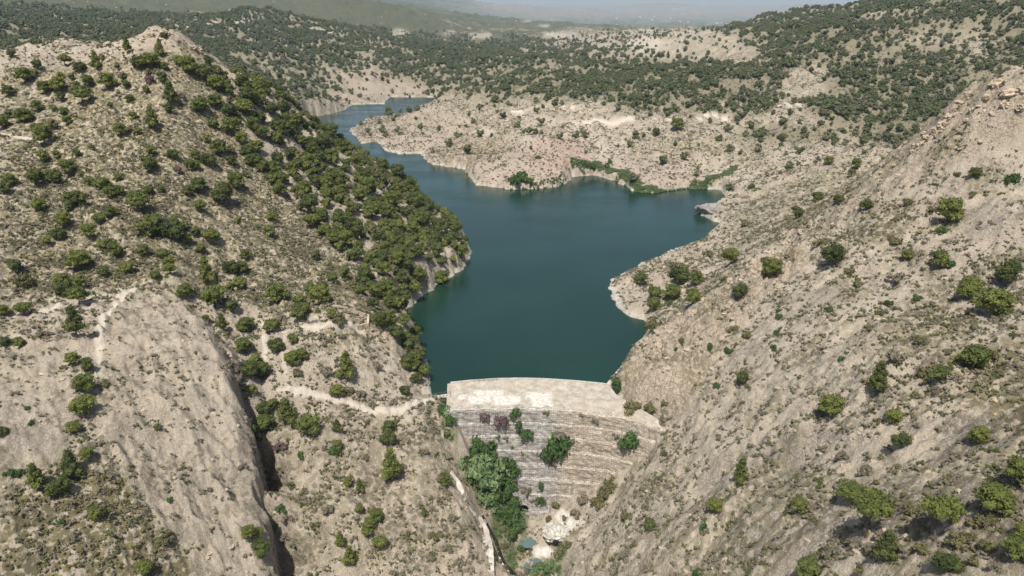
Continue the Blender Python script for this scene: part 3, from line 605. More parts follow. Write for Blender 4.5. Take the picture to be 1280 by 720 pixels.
# crest, slightly uneven
V = []; Fc = []; nx, ny = 180, 44
for i in range(nx + 1):
    x = -23.5 + i * 73 / nx
    for j in range(ny + 1):
        t = j / ny; y0 = ey(x); y1 = eu(x) if x < 36 else np.interp(x, [36, 38, 44, 50], [226.5, 219, 211, 203]); xx = x + (-1.2 * t + 0.6 if x < -15 else 0)
        V.append((xx, y0 + (y1 - y0) * t, 3 + 0.10 * math.sin(x * 0.9 + t * 5) * math.cos(t * 9 + x * 0.3) + 0.35 * t - (0.25 if j == 0 else 0) + 0.06 * random.random()))
for i in range(nx):
    for j in range(ny):
        a_ = i * (ny + 1) + j; Fc.append((a_, a_ + ny + 1, a_ + ny + 2, a_ + 1))
b0 = len(V)      # water-side wall and the left end wall
for i in range(nx + 1): v = V[i * (ny + 1) + ny]; V.append((v[0], v[1] + 0.4, -9))
for i in range(nx): Fc.append((i * (ny + 1) + ny, (i + 1) * (ny + 1) + ny, b0 + i + 1, b0 + i))
b1 = len(V)
for j in range(ny + 1): v = V[j]; V.append((v[0] - 0.5, v[1], -16))
for j in range(ny): Fc.append((j, j + 1, b1 + j + 1, b1 + j))
cm = mesh('dam_crest', loc(V), Fc, M['crest']); cv = np.array(V); rep_ = np.zeros(len(V))       # paler repairs cast over the old crest
for (px, py, rx, ry) in [(595, 499, 3.0, 3.0), (607, 498, 2.2, 2.4), (626, 500, 3.0, 3.4), (643, 500, 2.4, 3.2), (677, 500, 4.0, 5.5), (665, 494, 2.2, 2.6), (612, 491, 5.5, 2.0), (578, 496, 1.6, 1.8)]:
    c_ = at(px, py, z=3.3); d_ = np.maximum(np.abs(cv[:, 0] - c_[0]) / rx, np.abs(cv[:, 1] - c_[1]) / ry) + 0.22 * noise(cv[:, 0] / 1.1, cv[:, 1] / 1.1, 77) + 0.12 * noise(cv[:, 0] / 0.4, cv[:, 1] / 0.4, 78); rep_ = np.maximum(rep_, 1 - sstep(0.75, 1.1, d_))
cm.attributes.new('repair', 'FLOAT', 'POINT').data.foreach_set('value', rep_.astype(np.float32))
link('crest', cm, dam)
# masonry courses of the downstream face, each stepping out a little
tops = [2.75, -2.2, -7.2, -12.4, -17.8, -23.4, -29.4, -36]; bots = tops[1:] + [-43]
rb = np.random.default_rng(3)
for n_, (zt, zb) in enumerate(zip(tops, bots)):
    V = []; Fc = []; nx = 110; nz = 9; out = n_ * 0.58 + 0.3
    def fy(x, z): return ey(x) - out - (tops[0] - z) * 0.03
    for i in range(nx + 1):
        x = -23 + i * 74 / nx
        lg = float(noise(np.array([x / 5.0]), np.array([n_ * 3.7]), 460)[0]); V.append((x, fy(x, zt) + 1.25, zt + 0.35 + 2.0 * max(0, lg) + 0.35 * rb.random()))
        for j in range(nz + 1):
            z = zt + (zb - zt) * j / nz + (-0.01 if j else 0)
            ed = 0.25 * rb.random() if j == 0 else 0
            V.append((x, fy(x, z) + ed + 0.28 * (float(noise(np.array([x / 1.6]), np.array([z / 1.3]), 400 + n_)[0])) + 0.35 * float(noise(np.array([x / 7]), np.array([z / 5]), 430)[0]), z - (0.15 + 0.45 * rb.random() if j == 0 else 0)))
    for i in range(nx):
        for j in range(nz + 1):
            if n_ == len(tops) - 1 and False: continue
            xm = -23 + (i + 0.5) * 74 / nx; zm = zt + (zb - zt) * (j - 0.5) / nz
            if n_ >= 6 and abs(xm - 3.9) < 1.75 and -36.9 < zm < -34.0: continue          # the outlet opening
            a_ = i * (nz + 2) + j; Fc.append((a_, a_ + 1, a_ + nz + 3, a_ + nz + 2))
    link('masonry_course', mesh('masonry_course', loc(V), Fc, M['masonry']), dam)
# outlet tunnel, its inner shade put into a near-black colour
V = []; Fc = []; fy_ = ey(3.9) - 4.9; prof = [(-2.0, -38.5)] + [(2.0 * math.cos(a_), -35.3 + 1.35 * math.sin(a_)) for a_ in np.linspace(math.pi, 0, 11)] + [(2.0, -38.5)]
for y in (fy_ - 0.2, fy_ + 9):
    for px_, pz in prof: V.append((3.9 + px_, y, pz))
np_ = len(prof)
for i in range(np_ - 1): Fc.append((i, i + 1, np_ + i + 1, np_ + i))
Fc.append(tuple(range(np_, 2 * np_)))
link('outlet_tunnel', mesh('outlet_tunnel', loc(V), Fc, M['void']), dam)
V = []; Fc = []
for y in (fy_ - 0.45, fy_ + 0.6):
    for sc_ in (1.0, 1.22):
        for px_, pz in prof[1:-1]: V.append((3.9 + px_ * sc_, y, -35.6 + (pz + 35.6) * sc_))
m_ = len(prof) - 2
for i in range(m_ - 1):
    Fc += [(i, i + 1, m_ + i + 1, m_ + i), (m_ + i, m_ + i + 1, 3 * m_ + i + 1, 3 * m_ + i), (i, 2 * m_ + i, 2 * m_ + i + 1, i + 1)]
link('arch_ring', mesh('arch_ring', loc(V), Fc, M['masonry']), dam)
# low kerb along the water, in lengths
for i in range(14):
    x0 = -23 + i * 4.25; x1 = x0 + 4.15; V = []
    for x in (x0, x1):
        for dy, z in ((-0.45, 3.2), (-0.45, 3.95 + 0.06 * rb.random()), (0.25, 3.95 + 0.06 * rb.random()), (0.25, 2.6)): V.append((x, eu(x) + dy, z))
    link('kerb_stone', mesh('kerb_stone', loc(V), [(0,1,5,4),(1,2,6,5),(2,3,7,6),(0,3,2,1),(4,5,6,7)], M['kerb']), dam)
def slabwall(name, pts, hgt, thick, mat, parent=None, base=None):
    """wall or strip following ground points; each point (x, y, ztop)"""
    V = []; Fc = []; n_ = len(pts)
    for i, p in enumerate(pts):
        a_ = pts[max(i - 1, 0)]; b_ = pts[min(i + 1, n_ - 1)]; dx, dy = b_[0] - a_[0], b_[1] - a_[1]; L = math.hypot(dx, dy) + 1e-9; nx_, ny_ = -dy / L, dx / L
        t_ = thick[i] if isinstance(thick, (list, tuple)) else thick
        for s_ in (-1, 1):
            for zz in (0, -hgt): V.append((p[0] + nx_ * s_ * t_ / 2, p[1] + ny_ * s_ * t_ / 2, p[2] + zz))
    for i in range(n_ - 1):
        a_ = 4 * i; b_ = a_ + 4; Fc += [(a_, b_, b_ + 2, a_ + 2), (a_, a_ + 1, b_ + 1, b_), (a_ + 2, b_ + 2, b_ + 3, a_ + 3)]
    e = 4 * (n_ - 1); Fc += [(0, 2, 3, 1), (e, e + 1, e + 3, e + 2)]
    return mesh(name, V, Fc, mat)
def dens_line(pts, step_=1.5, jit=0.0):
    out = []
    for a_, b_ in zip(pts[:-1], pts[1:]):
        n_ = max(1, int(math.dist(a_[:2], b_[:2]) / step_))
        for i in range(n_): t = i / n_; out.append(tuple(a_[q] + (b_[q] - a_[q]) * t + jit * (rb.random() - 0.5) for q in range(len(a_))))
    return out + [pts[-1]]
# the pale sloping buttress walls left of the face
for (p0, p1, tw, nm, lb) in [((573, 533, 0.0), (590, 573, -13), 3.0, 'buttress', None), ((553, 538, -1), (553, 562, -8), 1.0, 'buttress', 'thin pale wall left of the broad buttress')]:
    a_ = at(*p0[:2], z=p0[2]); b_ = at(*p1[:2], z=p1[2]); pts = dens_line([a_, b_], 1.2, 0.25)
    o = link(nm, slabwall('buttress', loc(pts), 9, tw, M['crest']), dam)
    if lb: tag(o, lb)

# footbridge over the slot at the left end of the crest
a_ = at(537, 497, z=3.4); b_ = at(563, 493, z=3.4); fb = empty('footbridge', a_); tag(fb, 'short narrow footbridge linking the footpath to the left end of the dam crest', 'footbridge')
L_ = [(v[0] - a_[0], v[1] - a_[1], v[2] - a_[2]) for v in (a_, b_)]
link('deck', slabwall('deck', L_, 0.45, 1.7, M['kerb']), fb)
for s_ in (-0.8, 0.8):
    rl = [(v[0], v[1] + s_, v[2] + 1.0) for v in L_]; link('handrail', slabwall('handrail', rl, 0.08, 0.08, M['metal']), fb)
    for i in range(7):
        t = i / 6; x = L_[0][0] + (L_[1][0] - L_[0][0]) * t; y = L_[0][1] + (L_[1][1] - L_[0][1]) * t + s_
        v_, f_ = box(x - 0.05, x + 0.05, y - 0.05, y + 0.05, 0, 1.0); link('post', mesh('post', v_, f_, M['metal']), fb)
# thin railing posts along the water side of the crest
t_ = empty('railing', (-10, 230, 3.4)); tag(t_, 'short thin metal railing on the water edge of the dam crest, left of its middle', 'railing')
for i in range(6):
    x = -14 + i * 1.7; v_, f_ = box(x + 10 - 0.04, x + 10 + 0.04, eu(x) - 230 - 0.9, eu(x) - 230 - 0.82, -0.2, 1.1); link('post', mesh('post', v_, f_, M['metal']), t_)
link('handrail', slabwall('handrail', [(-14 + i * 1.7 + 10, eu(-14 + i * 1.7) - 230.86, 1.12) for i in range(6)], 0.07, 0.07, M['metal']), t_)

# white ledge wall beside the stream, ruined wall on the knoll, quay wall right of the crest
def onland(pts, dz=0.0):
    out = []
    for p in pts:
        h_ = hit(*p)
        if h_: out.append((h_[0], h_[1], h_[2] + dz))
    return out
lw = dens_line(onland([(563, 592), (571, 604), (578, 620), (588, 634), (598, 648), (606, 666), (610, 690), (611, 716)], 0.35), 1.2, 0.06)
tw = [1.6 + 1.6 * min(1, i / 18) + 0.5 * rb.random() for i in range(len(lw))]
tag(link('ledge_wall', slabwall('ledge_wall', lw, 4.0, tw, M['concrete'])), 'white stone ledge wall winding down beside the dark stream below the dam', 'wall')
qw = dens_line([at(a, b, z=1.6) for a, b in [(757, 484), (768, 470), (780, 456), (791, 443)]], 1.5, 0.1)
tag(link('quay_wall', slabwall('quay_wall', qw, 4, 1.3, M['kerb'])), 'low pale wall at the waterline beside the right end of the dam crest', 'wall')
rw = empty('ruined_house', hit(445, 405)); tag(rw, 'roofless ruined stone walls on the knoll above the left shore', 'ruin')
rp = onland([(417, 386), (440, 390), (461, 398), (460, 410), (447, 414)], 1.5)
link('wall', slabwall('wall', [(p[0] - rw.location[0], p[1] - rw.location[1], p[2] - rw.location[2]) for p in dens_line(rp, 1.2, 0.3)], 3.4, 0.8, M['boulder']), rw)
rp = onland([(462, 399), (452, 402), (443, 402)], 0.9)
link('wall', slabwall('wall', [(p[0] - rw.location[0], p[1] - rw.location[1], p[2] - rw.location[2]) for p in dens_line(rp, 1.2, 0.3)], 2.5, 0.7, M['boulder']), rw)

# stream and pools
def sheet(name, poly, z, mat, label):
    V = [(x, y, z) for x, y in poly]; o = link(name, mesh(name, V, [range(len(V))], mat)); return tag(o, label, kind='structure')
def pool(name, px, py, rx, ry, mat, label, dz=0.35):
    c_ = hit(px, py); D_ = depth_of(c_) / F; n_ = 22; poly = []
    for i in range(n_):
        a_ = i * 6.283 / n_; rr_ = 0.85 + 0.3 * rb.random(); poly.append((c_[0] + rx * D_ * rr_ * math.cos(a_), c_[1] + ry * D_ * 1.35 * rr_ * math.sin(a_)))
    g_ = ground([p[0] for p in poly], [p[1] for p in poly]); return sheet(name, poly, float(np.median(g_)) + dz, mat, label)
pool('pool', 659, 681, 10, 10, M['pool'], 'upper pale blue pool below the outlet of the dam', 0.15); pool('pool', 667, 705, 11, 8, M['pool'], 'lower pale blue pool beside green reeds at the gorge bottom')
st = dens_line(onland([(603, 646), (612, 664), (620, 680), (626, 698), (630, 708), (640, 719)], 0.35), 1.0, 0.2)
tag(link('stream', slabwall('stream', st, 0.5, [0.8 + 1.6 * min(1, i / 14) for i in range(len(st))], M['stream'])), 'dark stream running down the gorge', kind='structure')
st2 = [(p[0] - 0.3, p[1], p[2] + 0.12) for p in st[6:-2]]
tag(link('white_water', slabwall('white_water', dens_line(st2, 1.0, 0.35), 0.1, 0.28, M['patch'])), 'thin white thread of falling water in the stream', kind='structure')

# ------------------------------------------------------------------ rocks
def rock_mesh(name, seed, mat, sub=3, sq=(1, 1, 0.8), rough=0.28, cut=0.22):
    v0, f0 = ico(sub); V = []
    n1 = noise(v0[:, 0] * 1.4 + seed, v0[:, 1] * 1.4 + v0[:, 2] * 2.1, seed) * rough + noise(v0[:, 0] * 4 + seed, v0[:, 1] * 4 + v0[:, 2] * 5, seed + 3) * rough * 0.35
    i1, e1 = cells(v0[:, 0] * 1.7 + v0[:, 2] + seed, v0[:, 1] * 1.7 - v0[:, 2], seed)
    r_ = 1 + n1 - cut * (1 - np.minimum(e1 * 5, 1)) + 0.15 * i1
    return mesh(name, v0 * r_[:, None] * np.array(sq), f0, mat)
RM = [rock_mesh('boulder', 11 + i, M['boulder'], 3, [(1, .8, .75), (1.2, .8, .6), (.8, 1, .9)][i % 3], 0.3, 0.45) for i in range(5)]
spots = [(1246, 104, 13, 'big rounded boulder topping the ridge at the upper right'), (1262, 112, 12, 'slabby boulder just right of the big rounded one on the upper right ridge'), (1276, 108, 10, 'pale boulder on the ridge crest at the right picture edge'), (1232, 120, 8, None), (1198, 124, 8, 'lone knob of rock standing on the ridge left of the big boulders'),
    (1215, 135, 6, None), (1187, 142, 9, None), (1178, 152, 9, None), (1168, 160, 8, None), (1158, 168, 7, None), (1196, 140, 7, None), (1208, 150, 6, None), (1255, 130, 8, None), (1275, 132, 9, None), (1240, 140, 7, None), (1150, 178, 7, None), (1140, 187, 6, None),
    (206, 38, 9, 'tallest rock on the summit of the left hill'), (188, 42, 7, None), (178, 48, 6, None), (222, 48, 6, None), (243, 58, 8, 'right rock tooth just below the summit of the left hill'), (250, 62, 6, None), (274, 95, 6, 'pale standing rock among pines on the right flank of the left hill'), (135, 52, 6, None), (160, 70, 5, None),
    (868, 388, 7, None), (850, 402, 7, None), (880, 372, 6, None), (912, 348, 7, None), (935, 330, 7, None), (960, 312, 7, None), (985, 298, 6, None), (1002, 287, 7, None), (838, 412, 6, None), (820, 422, 7, None)]
for i, (px, py, r_, lb) in enumerate(spots):
    h_ = hit(px, py + r_ * 0.5) or hit(px, py + r_ * 1.5)
    if not h_ or h_[1] > 520: h_ = hit(px, py + 12)
    if not h_ or h_[1] > 520: continue
    D_ = depth_of(h_) / F; o = link('boulder', RM[i % 5], None, (h_[0], h_[1], h_[2] - r_ * D_ * 0.08)); s_ = r_ * D_ * 0.72; o.scale = (s_, s_ * 0.9, s_); o.rotation_euler = (random.uniform(-.3, .3), random.uniform(-.3, .3), random.random() * 6.28)
    if lb: tag(o, lb, 'boulder', 'boulders on the rocky crests')
    else: bn = globals().setdefault('bcount', {}); kz = (px > 1100) + 2 * (px < 400); bn[kz] = bn.get(kz, 0) + 1; tag(o, ['small tan', 'flat tan', 'blocky tan', 'rounded tan', 'low tan', 'jagged tan'][i % 6] + ' boulder, ' + 'zeroth first second third fourth fifth sixth seventh eighth ninth tenth eleventh twelfth thirteenth fourteenth fifteenth'.split()[bn[kz]] + ' one met along ' + ('the upper right ridge going down' if px > 1100 else 'the left hill summit' if px < 400 else 'the crag crest beside the lake'), 'boulder', 'boulders on the ' + ('upper right ridge' if px > 1100 else 'left hill summit' if px < 400 else 'lakeside crag crest'))
h_ = at(914, 271, z=-0.5); o = link('rock_outcrop', rock_mesh('rock_outcrop', 77, M['grey_rock'], 4, (21, 15, 8.5), 0.2, 0.1), None, h_); o.rotation_euler = (0.05, 0.1, -0.35); tag(o, 'pale grey fissured rock outcrop jutting into the lake at its right bay', 'rock')
h_ = hit(695, 668); o = link('rock_outcrop', rock_mesh('rock_outcrop', 78, M['white_rock'], 4, (4.4, 3.6, 2.6), 0.25, 0.1), None, (h_[0], h_[1], h_[2] + 0.3)); tag(o, 'white travertine rock with a dark hole at the foot of the dam', 'rock')
o_ = link('hole', mesh('hole', *[(lambda b: (b[0] * np.array([1.25, 0.5, 0.95]), b[1]))(ico(2))][0], M['void']), o, (-0.3, -3.75, -0.4))  # solid lump; the shade of the hole is painted as its black colour

# ------------------------------------------------------------------ plants
CR = {}
CR['R'] = [crown_mesh('pine_crown', 20 + i, 'round', M['pine'] if i % 3 else M['pine_dark'], 20, 62, 1, 0.055) for i in range(6)]
CR['C'] = [crown_mesh('pine_crown', 40 + i, 'cone', M['pine_dark'] if i % 2 else M['pine'], 18, 60, 1, 0.055) for i in range(4)]
CR['U'] = [crown_mesh('pine_crown', 60 + i, 'umbrella', M['pine'], 24, 60, 1, 0.05) for i in range(2)]
TR = [trunk_mesh('trunk', 5 + i) for i in range(4)]
BU = {k_: [crown_mesh('bush', 80 + 10 * j + i, 'bush', M[m_], 10, 34) for i in range(3)] for j, (k_, m_) in enumerate([('B', 'broad'), ('O', 'olive'), ('G', 'grey'), ('P', 'purple'), ('F', 'fig')])}
# picture column of the crown, picture row of its foot, width in the picture, kind
PINES = """1182 282 34 R,1040 333 32 R,965 347 24 R,1172 335 24 R,1132 326 15 R,1258 357 34 R,1213 368 24 R,1238 398 42 R,1206 375 24 R,1214 463 34 R,1173 477 24 R,1094 497 30 C,1037 519 32 R,1115 530 24 R,1125 561 24 R,1220 558 26 R,1271 607 38 R,1241 642 44 R,1064 631 34 R,998 641 23 R,1083 672 44 U,1166 678 42 U,1103 705 34 C,1008 724 34 R,1180 718 32 R,1266 699 34 R,1275 676 24 R,1082 264 16 R,1217 223 15 R,
925 605 24 C,893 641 21 R,812 663 18 R,817 377 20 R,817 391 20 R,840 376 24 R,865 381 24 R,925 375 22 R,911 333 24 R,801 358 18 R,848 358 28 R,869 358 20 R,928 480 16 R,958 345 18 R,995 273 16 R,1022 251 14 R,1047 258 14 R,1035 207 12 R,1070 211 14 R,1064 221 10 R,
435 478 30 C,400 381 27 R,347 380 28 R,378 397 20 R,341 416 22 R,346 441 20 R,366 460 22 R,378 451 16 R,366 429 14 R,325 471 22 R,331 518 20 R,360 531 26 C,388 544 30 R,333 541 26 R,422 498 20 R,506 494 15 R,487 541 18 R,422 541 14 C,478 413 24 R,467 386 16 R,495 425 24 R,519 424 18 R,517 441 16 R,511 463 22 R,530 469 18 R,520 479 16 R,
98 424 28 C,30 395 18 R,100 380 24 R,82 371 20 R,6 396 16 R,25 434 16 R,9 435 14 R,92 457 18 R,111 463 18 R,108 491 26 R,107 523 32 R,94 542 18 R,233 376 22 R,270 387 32 R,308 415 24 R,279 413 15 C,258 403 12 R,306 441 22 R,314 473 24 R,4 546 14 R,
49 614 27 C,75 621 26 R,94 601 30 C,109 575 20 R,122 651 20 R,182 720 22 R,312 674 20 R,327 697 26 R,322 673 16 R,486 557 19 R,490 602 30 C,556 607 17 R,450 616 13 C,436 609 12 R,450 642 12 R,470 651 20 R,462 663 18 R,459 673 15 R,475 687 20 R,530 647 10 C,426 685 17 C,438 707 22 C,422 561 14 R,
187 216 22 R,217 201 15 R,245 201 15 R,15 235 18 R,46 232 22 R,68 229 22 R,85 219 20 R,95 260 28 R,130 241 20 R,147 247 16 R,137 250 18 R,113 233 12 R,172 256 18 R,187 244 14 R,203 242 11 R,176 266 26 R,82 285 20 R,75 301 18 R,125 282 17 R,112 298 22 R,140 273 16 R,195 296 32 R,217 303 28 R,235 306 16 R,145 321 20 R,101 338 28 R,20 341 18 R,182 319 14 R,161 344 18 R,131 346 16 R,195 351 14 R,205 326 18 R,213 343 16 R,250 241 22 R,236 246 14 R,265 306 22 R,250 266 16 R,282 258 30 R,297 237 22 R,262 211 20 R,275 196 24 R,252 319 14 R,302 341 18 R,308 326 14 R,260 358 24 C,289 344 18 R,80 360 20 R,100 360 18 R,
160 66 12 C,122 89 16 C,136 113 22 R,105 131 24 R,58 118 18 R,32 105 22 R,75 116 22 R,82 82 16 R,101 91 14 R,30 154 22 R,56 182 26 R,5 161 18 R,235 93 24 R,257 103 24 R,202 73 14 C,190 87 24 R,175 87 18 R,215 131 22 C,252 143 24 R,270 136 18 R,192 163 18 C,152 171 18 R,290 169 24 R,310 132 26 R,308 146 20 R,318 166 20 R,163 129 11 R,205 49 9 R,158 111 12 R,14 72 9 R,486 143 9 R,511 141 7 R,846 164 17 R,820 170 9 R,110 108 16 R,48 140 14 R,12 120 16 R"""
BUSHES = """607 523 11 P,628 526 18 P,646 520 14 B,655 545 16 B,647 534 12 B,697 560 24 B,696 573 27 B,789 560 22 B,603 562 26 B,617 572 16 B,635 592 20 B,634 580 14 B,677 608 10 B,676 629 14 B,657 617 9 G,661 612 8 O,682 517 7 O,668 628 8 G,645 600 7 P,634 549 7 G,640 560 6 B,623 548 6 B,693 580 12 G,652 566 6 O,671 568 5 O,748 632 22 O,757 620 20 O,762 610 16 O,728 520 7 G,745 527 8 G,700 545 14 G,715 552 8 G,770 545 8 G,560 520 22 F,565 530 20 B,552 515 16 B,572 528 14 B,558 545 12 O,
590 590 28 F,606 585 30 F,620 592 26 F,598 605 30 F,612 612 28 F,590 575 16 B,606 628 22 F,620 630 20 B,632 622 18 B,642 636 20 B,638 610 20 B,628 600 18 B,626 648 22 B,636 655 24 B,646 662 16 B,640 672 20 B,632 668 14 O,652 690 14 B,618 640 14 F,630 685 12 O,680 714 16 F,690 708 14 F,670 718 14 F,704 690 14 O,712 682 12 O,700 680 8 O,686 650 10 O,706 650 10 O,695 634 12 O,720 645 12 G,730 628 14 G,
1196 222 10 O,1264 229 19 B,1216 246 12 O,1177 293 14 B,1164 266 13 O,1025 307 19 O,1117 306 18 O,1121 353 24 G,1062 344 12 O,1071 359 14 O,1188 335 13 B,1132 259 12 O,1035 390 11 B,974 397 11 B,1100 394 12 O,1111 383 12 B,1146 375 12 B,971 418 10 B,967 438 12 B,1086 413 12 O,1119 452 26 G,1152 429 16 O,1237 450 18 O,1156 472 20 O,1097 530 14 O,1051 452 11 B,1184 442 11 O,1265 424 9 B,1165 494 18 G,1029 563 14 G,1051 575 18 G,1081 594 20 G,1095 605 11 O,1137 643 24 O,1036 694 20 G,1020 700 18 G,1074 716 20 O,1235 688 24 O,1232 656 28 O,1198 682 26 O,1210 676 20 O,1192 642 18 O,1150 690 22 O,1134 696 18 G,1120 684 16 O,1216 706 18 O,1244 712 18 G,1090 690 22 G,1068 682 22 G,1150 660 20 G,
817 412 28 O,838 382 10 B,887 437 12 B,910 443 12 B,933 423 15 O,895 484 11 B,851 431 9 O,844 439 8 B,915 415 13 O,770 487 22 B,820 537 11 B,812 518 17 O,790 514 18 O,830 508 10 O,845 340 22 O,884 320 14 O,931 283 14 O,956 328 12 O,905 352 14 O,940 236 9 B,731 208 10 B,739 212 11 B,762 204 9 B,673 199 8 B,650 229 22 B,640 229 14 B,662 228 12 B,878 663 13 B,782 649 18 O,780 698 16 G,872 718 14 B,830 567 10 O,898 548 10 G,955 520 10 G,940 560 12 G,860 590 8 O,912 655 9 O,
492 506 12 G,450 495 14 G,466 509 11 G,472 462 15 G,402 427 9 G,429 422 9 G,53 421 13 G,133 484 14 O,197 537 12 O,286 459 16 G,34 512 8 B,41 533 8 B,27 594 14 B,12 595 14 B,170 698 12 O,208 682 20 O,162 585 8 G,213 628 9 B,264 614 9 G,250 554 9 G,304 586 12 G,420 570 20 B,377 576 14 B,357 679 18 G,492 719 12 G,545 674 16 O,517 668 7 O,510 669 9 O,365 609 9 O,350 562 16 P,222 218 14 P,26 244 9 G,10 263 12 G,56 247 10 O,53 306 10 O,49 333 12 G,30 356 26 O,420 600 8 B,190 104 14 P,225 124 14 P,163 168 12 P,128 166 9 O,60 200 10 G,295 476 16 G,300 462 12 P,372 470 14 O,352 400 12 G,410 470 18 G,438 492 14 O,456 575 12 G,532 566 10 G,505 585 9 G,380 620 14 G,408 640 18 G,540 700 12 G,566 650 12 G,575 672 12 G,560 690 12 G,395 660 14 O,370 700 12 G"""
def parse(t): return [(float(a), float(b), float(c), d) for a, b, c, d in (q.split() for q in t.replace('\n', '').split(',') if q.strip())]
PL = parse(PINES); BL = parse(BUSHES + ',318 545 14 B,326 560 12 B,340 600 10 O,352 640 14 B,348 612 12 G,360 655 16 G,345 668 12 B,304 488 10 G,298 470 14 G')
# the close wood on the lakeward flank of the left hill and the gully under the spur
wood_polys = [([(262,92),(300,92),(345,112),(400,146),(450,178),(495,206),(522,238),(548,266),(580,288),(587,322),(550,352),(500,390),(470,372),(440,330),(400,290),(350,240),(300,190),(278,130)], 13.5, (15, 26)), ([(480,385),(510,385),(530,420),(536,470),(520,480),(500,440)], 13, (14, 20)), ([(300,430),(320,430),(345,490),(345,545),(318,540),(302,470)], 15, (16, 24)), ([(280,250),(340,250),(420,340),(410,385),(340,370),(290,330)], 22, (14, 24))]
wood_from = len(PL); rw_ = np.random.default_rng(12); have = [(p[0], p[1] - p[2] * 0.4) for p in PL]
for poly, gap, (s0, s1) in wood_polys:
    xs = [p[0] for p in poly]; ys = [p[1] for p in poly]
    for _ in range(1500):
        a_ = rw_.uniform(min(xs), max(xs)); b_ = rw_.uniform(min(ys), max(ys))
        if not inside(np.array([a_]), np.array([b_]), poly)[0] or len(PL) >= 298: continue
        g_ = gap * (0.8 + 0.5 * rw_.random())
        if all((a_ - q[0]) ** 2 + (b_ - q[1]) ** 2 * 1.3 > g_ * g_ for q in have):
            have.append((a_, b_)); wd = s0 + (s1 - s0) * rw_.random() * (0.6 + 0.4 * (b_ > 200)); PL.append((a_, b_ + wd * 0.4, wd, 'R'))
PL = PL[:299]
print('pines', len(PL), 'bushes', len(BL))
LM = [((500, 140), 'the bare headland in the far water arm'), ((845, 160), 'the dirt track beyond the reed bed'), ((200, 35), 'the rocky summit of the left hill'), ((30, 90), 'the tan rock shelf at the upper left'), ((120, 190), 'the dry grass slope of the left hill'), ((30, 250), 'the pale crag at the left edge'), ((150, 365), 'the top of the bare rock spur'), ((115, 470), 'the foot of the short steep footpath'), ((60, 600), 'the grassy slope at the lower left'), ((320, 600), 'the dark cleft beside the spur'),
    ((310, 440), 'the gully right of the spur'), ((430, 400), 'the ruined walls on the knoll'), ((430, 500), 'the winding footpath to the dam'), ((480, 600), 'the pale slope between cleft and gorge'), ((550, 500), 'the left end of the dam'), ((430, 700), 'the foot of the pale left slope'), ((585, 320), 'the wooded point in the lake'), ((360, 200), 'the wooded flank of the left hill'), ((250, 280), 'the middle of the left hill'),
    ((655, 540), 'the upper part of the dam face'), ((670, 620), 'the lower part of the dam face'), ((600, 600), 'the white ledge wall in the gorge'), ((640, 660), 'the outlet and pools below the dam'), ((700, 690), 'the white travertine rock'), ((790, 540), 'the right end of the dam face'), ((770, 480), 'the right end of the dam crest'), ((760, 620), 'the gully right of the dam face'), ((840, 370), 'the right lake shore'), ((880, 440), 'the tan crag above the right shore'),
    ((920, 270), 'the grey outcrop in the right bay'), ((700, 210), 'the reddish far shore'), ((1230, 120), 'the boulders of the upper right ridge'), ((1040, 250), 'the notch of the right ridge'), ((1180, 290), 'the upper right mountainside'), ((1000, 400), 'the bare strata above the crag'), ((1230, 390), 'the biggest pine on the right mountainside'), ((1100, 480), 'the middle of the right mountainside'), ((900, 620), 'the smooth grey-brown slab right of the gorge'), ((830, 680), 'the lower slope right of the gorge'),
    ((1050, 600), 'the stony lower mountainside'), ((1090, 690), 'the two flat-topped pines at the lower right'), ((1250, 640), 'the lower right corner'), ((1260, 480), 'the scrubby slope at the right edge')]
COL = {'B': 'dark green leafy bush', 'O': 'olive green bush', 'G': 'grey-green twiggy bush', 'P': 'purple-brown bush', 'F': 'pale green broad-leaved shrub'}
ORD = ['nearest', 'second nearest', 'third nearest', 'fourth nearest', 'fifth nearest', 'sixth nearest', 'seventh nearest', 'eighth nearest', 'ninth nearest', 'tenth nearest', 'eleventh nearest', 'twelfth nearest', 'thirteenth nearest', 'fourteenth nearest', 'fifteenth nearest', 'sixteenth nearest', 'seventeenth nearest', 'eighteenth nearest']
def label_all(items):
    lab = {}; bins = {}
    for i, (a_, b_, w_, kd, what) in enumerate(items):
        j = min(range(len(LM)), key=lambda q: (LM[q][0][0] - a_) ** 2 + (LM[q][0][1] - b_) ** 2); d_ = math.dist(LM[j][0], (a_, b_)); dx, dy = a_ - LM[j][0][0], b_ - LM[j][0][1]
        side = ('right of' if dx > 0 else 'left of') if abs(dx) > abs(dy) else ('below' if dy > 0 else 'above'); bins.setdefault((j, what, side), []).append((d_, i))
    for (j, what, side), L in bins.items():
        L.sort()
        for n_, (d_, i) in enumerate(L):
            lab[i] = f'{what} {side} {LM[j][1]}' if len(L) == 1 else f'{what}, {"first second third fourth fifth sixth seventh eighth ninth tenth eleventh twelfth thirteenth fourteenth fifteenth sixteenth".split()[min(n_, 15)]} {side} {LM[j][1]}'
    return lab
SZ = lambda w_: 'large' if w_ >= 28 else 'mid-sized' if w_ >= 19 else 'small'
pit = [(a, b, w_, kd, ('flat-topped umbrella pine' if kd == 'U' else SZ(w_) + (' pointed' if kd == 'C' else ' rounded') + ' green pine')) for a, b, w_, kd in PL]
plab = label_all(pit)
npine = 0
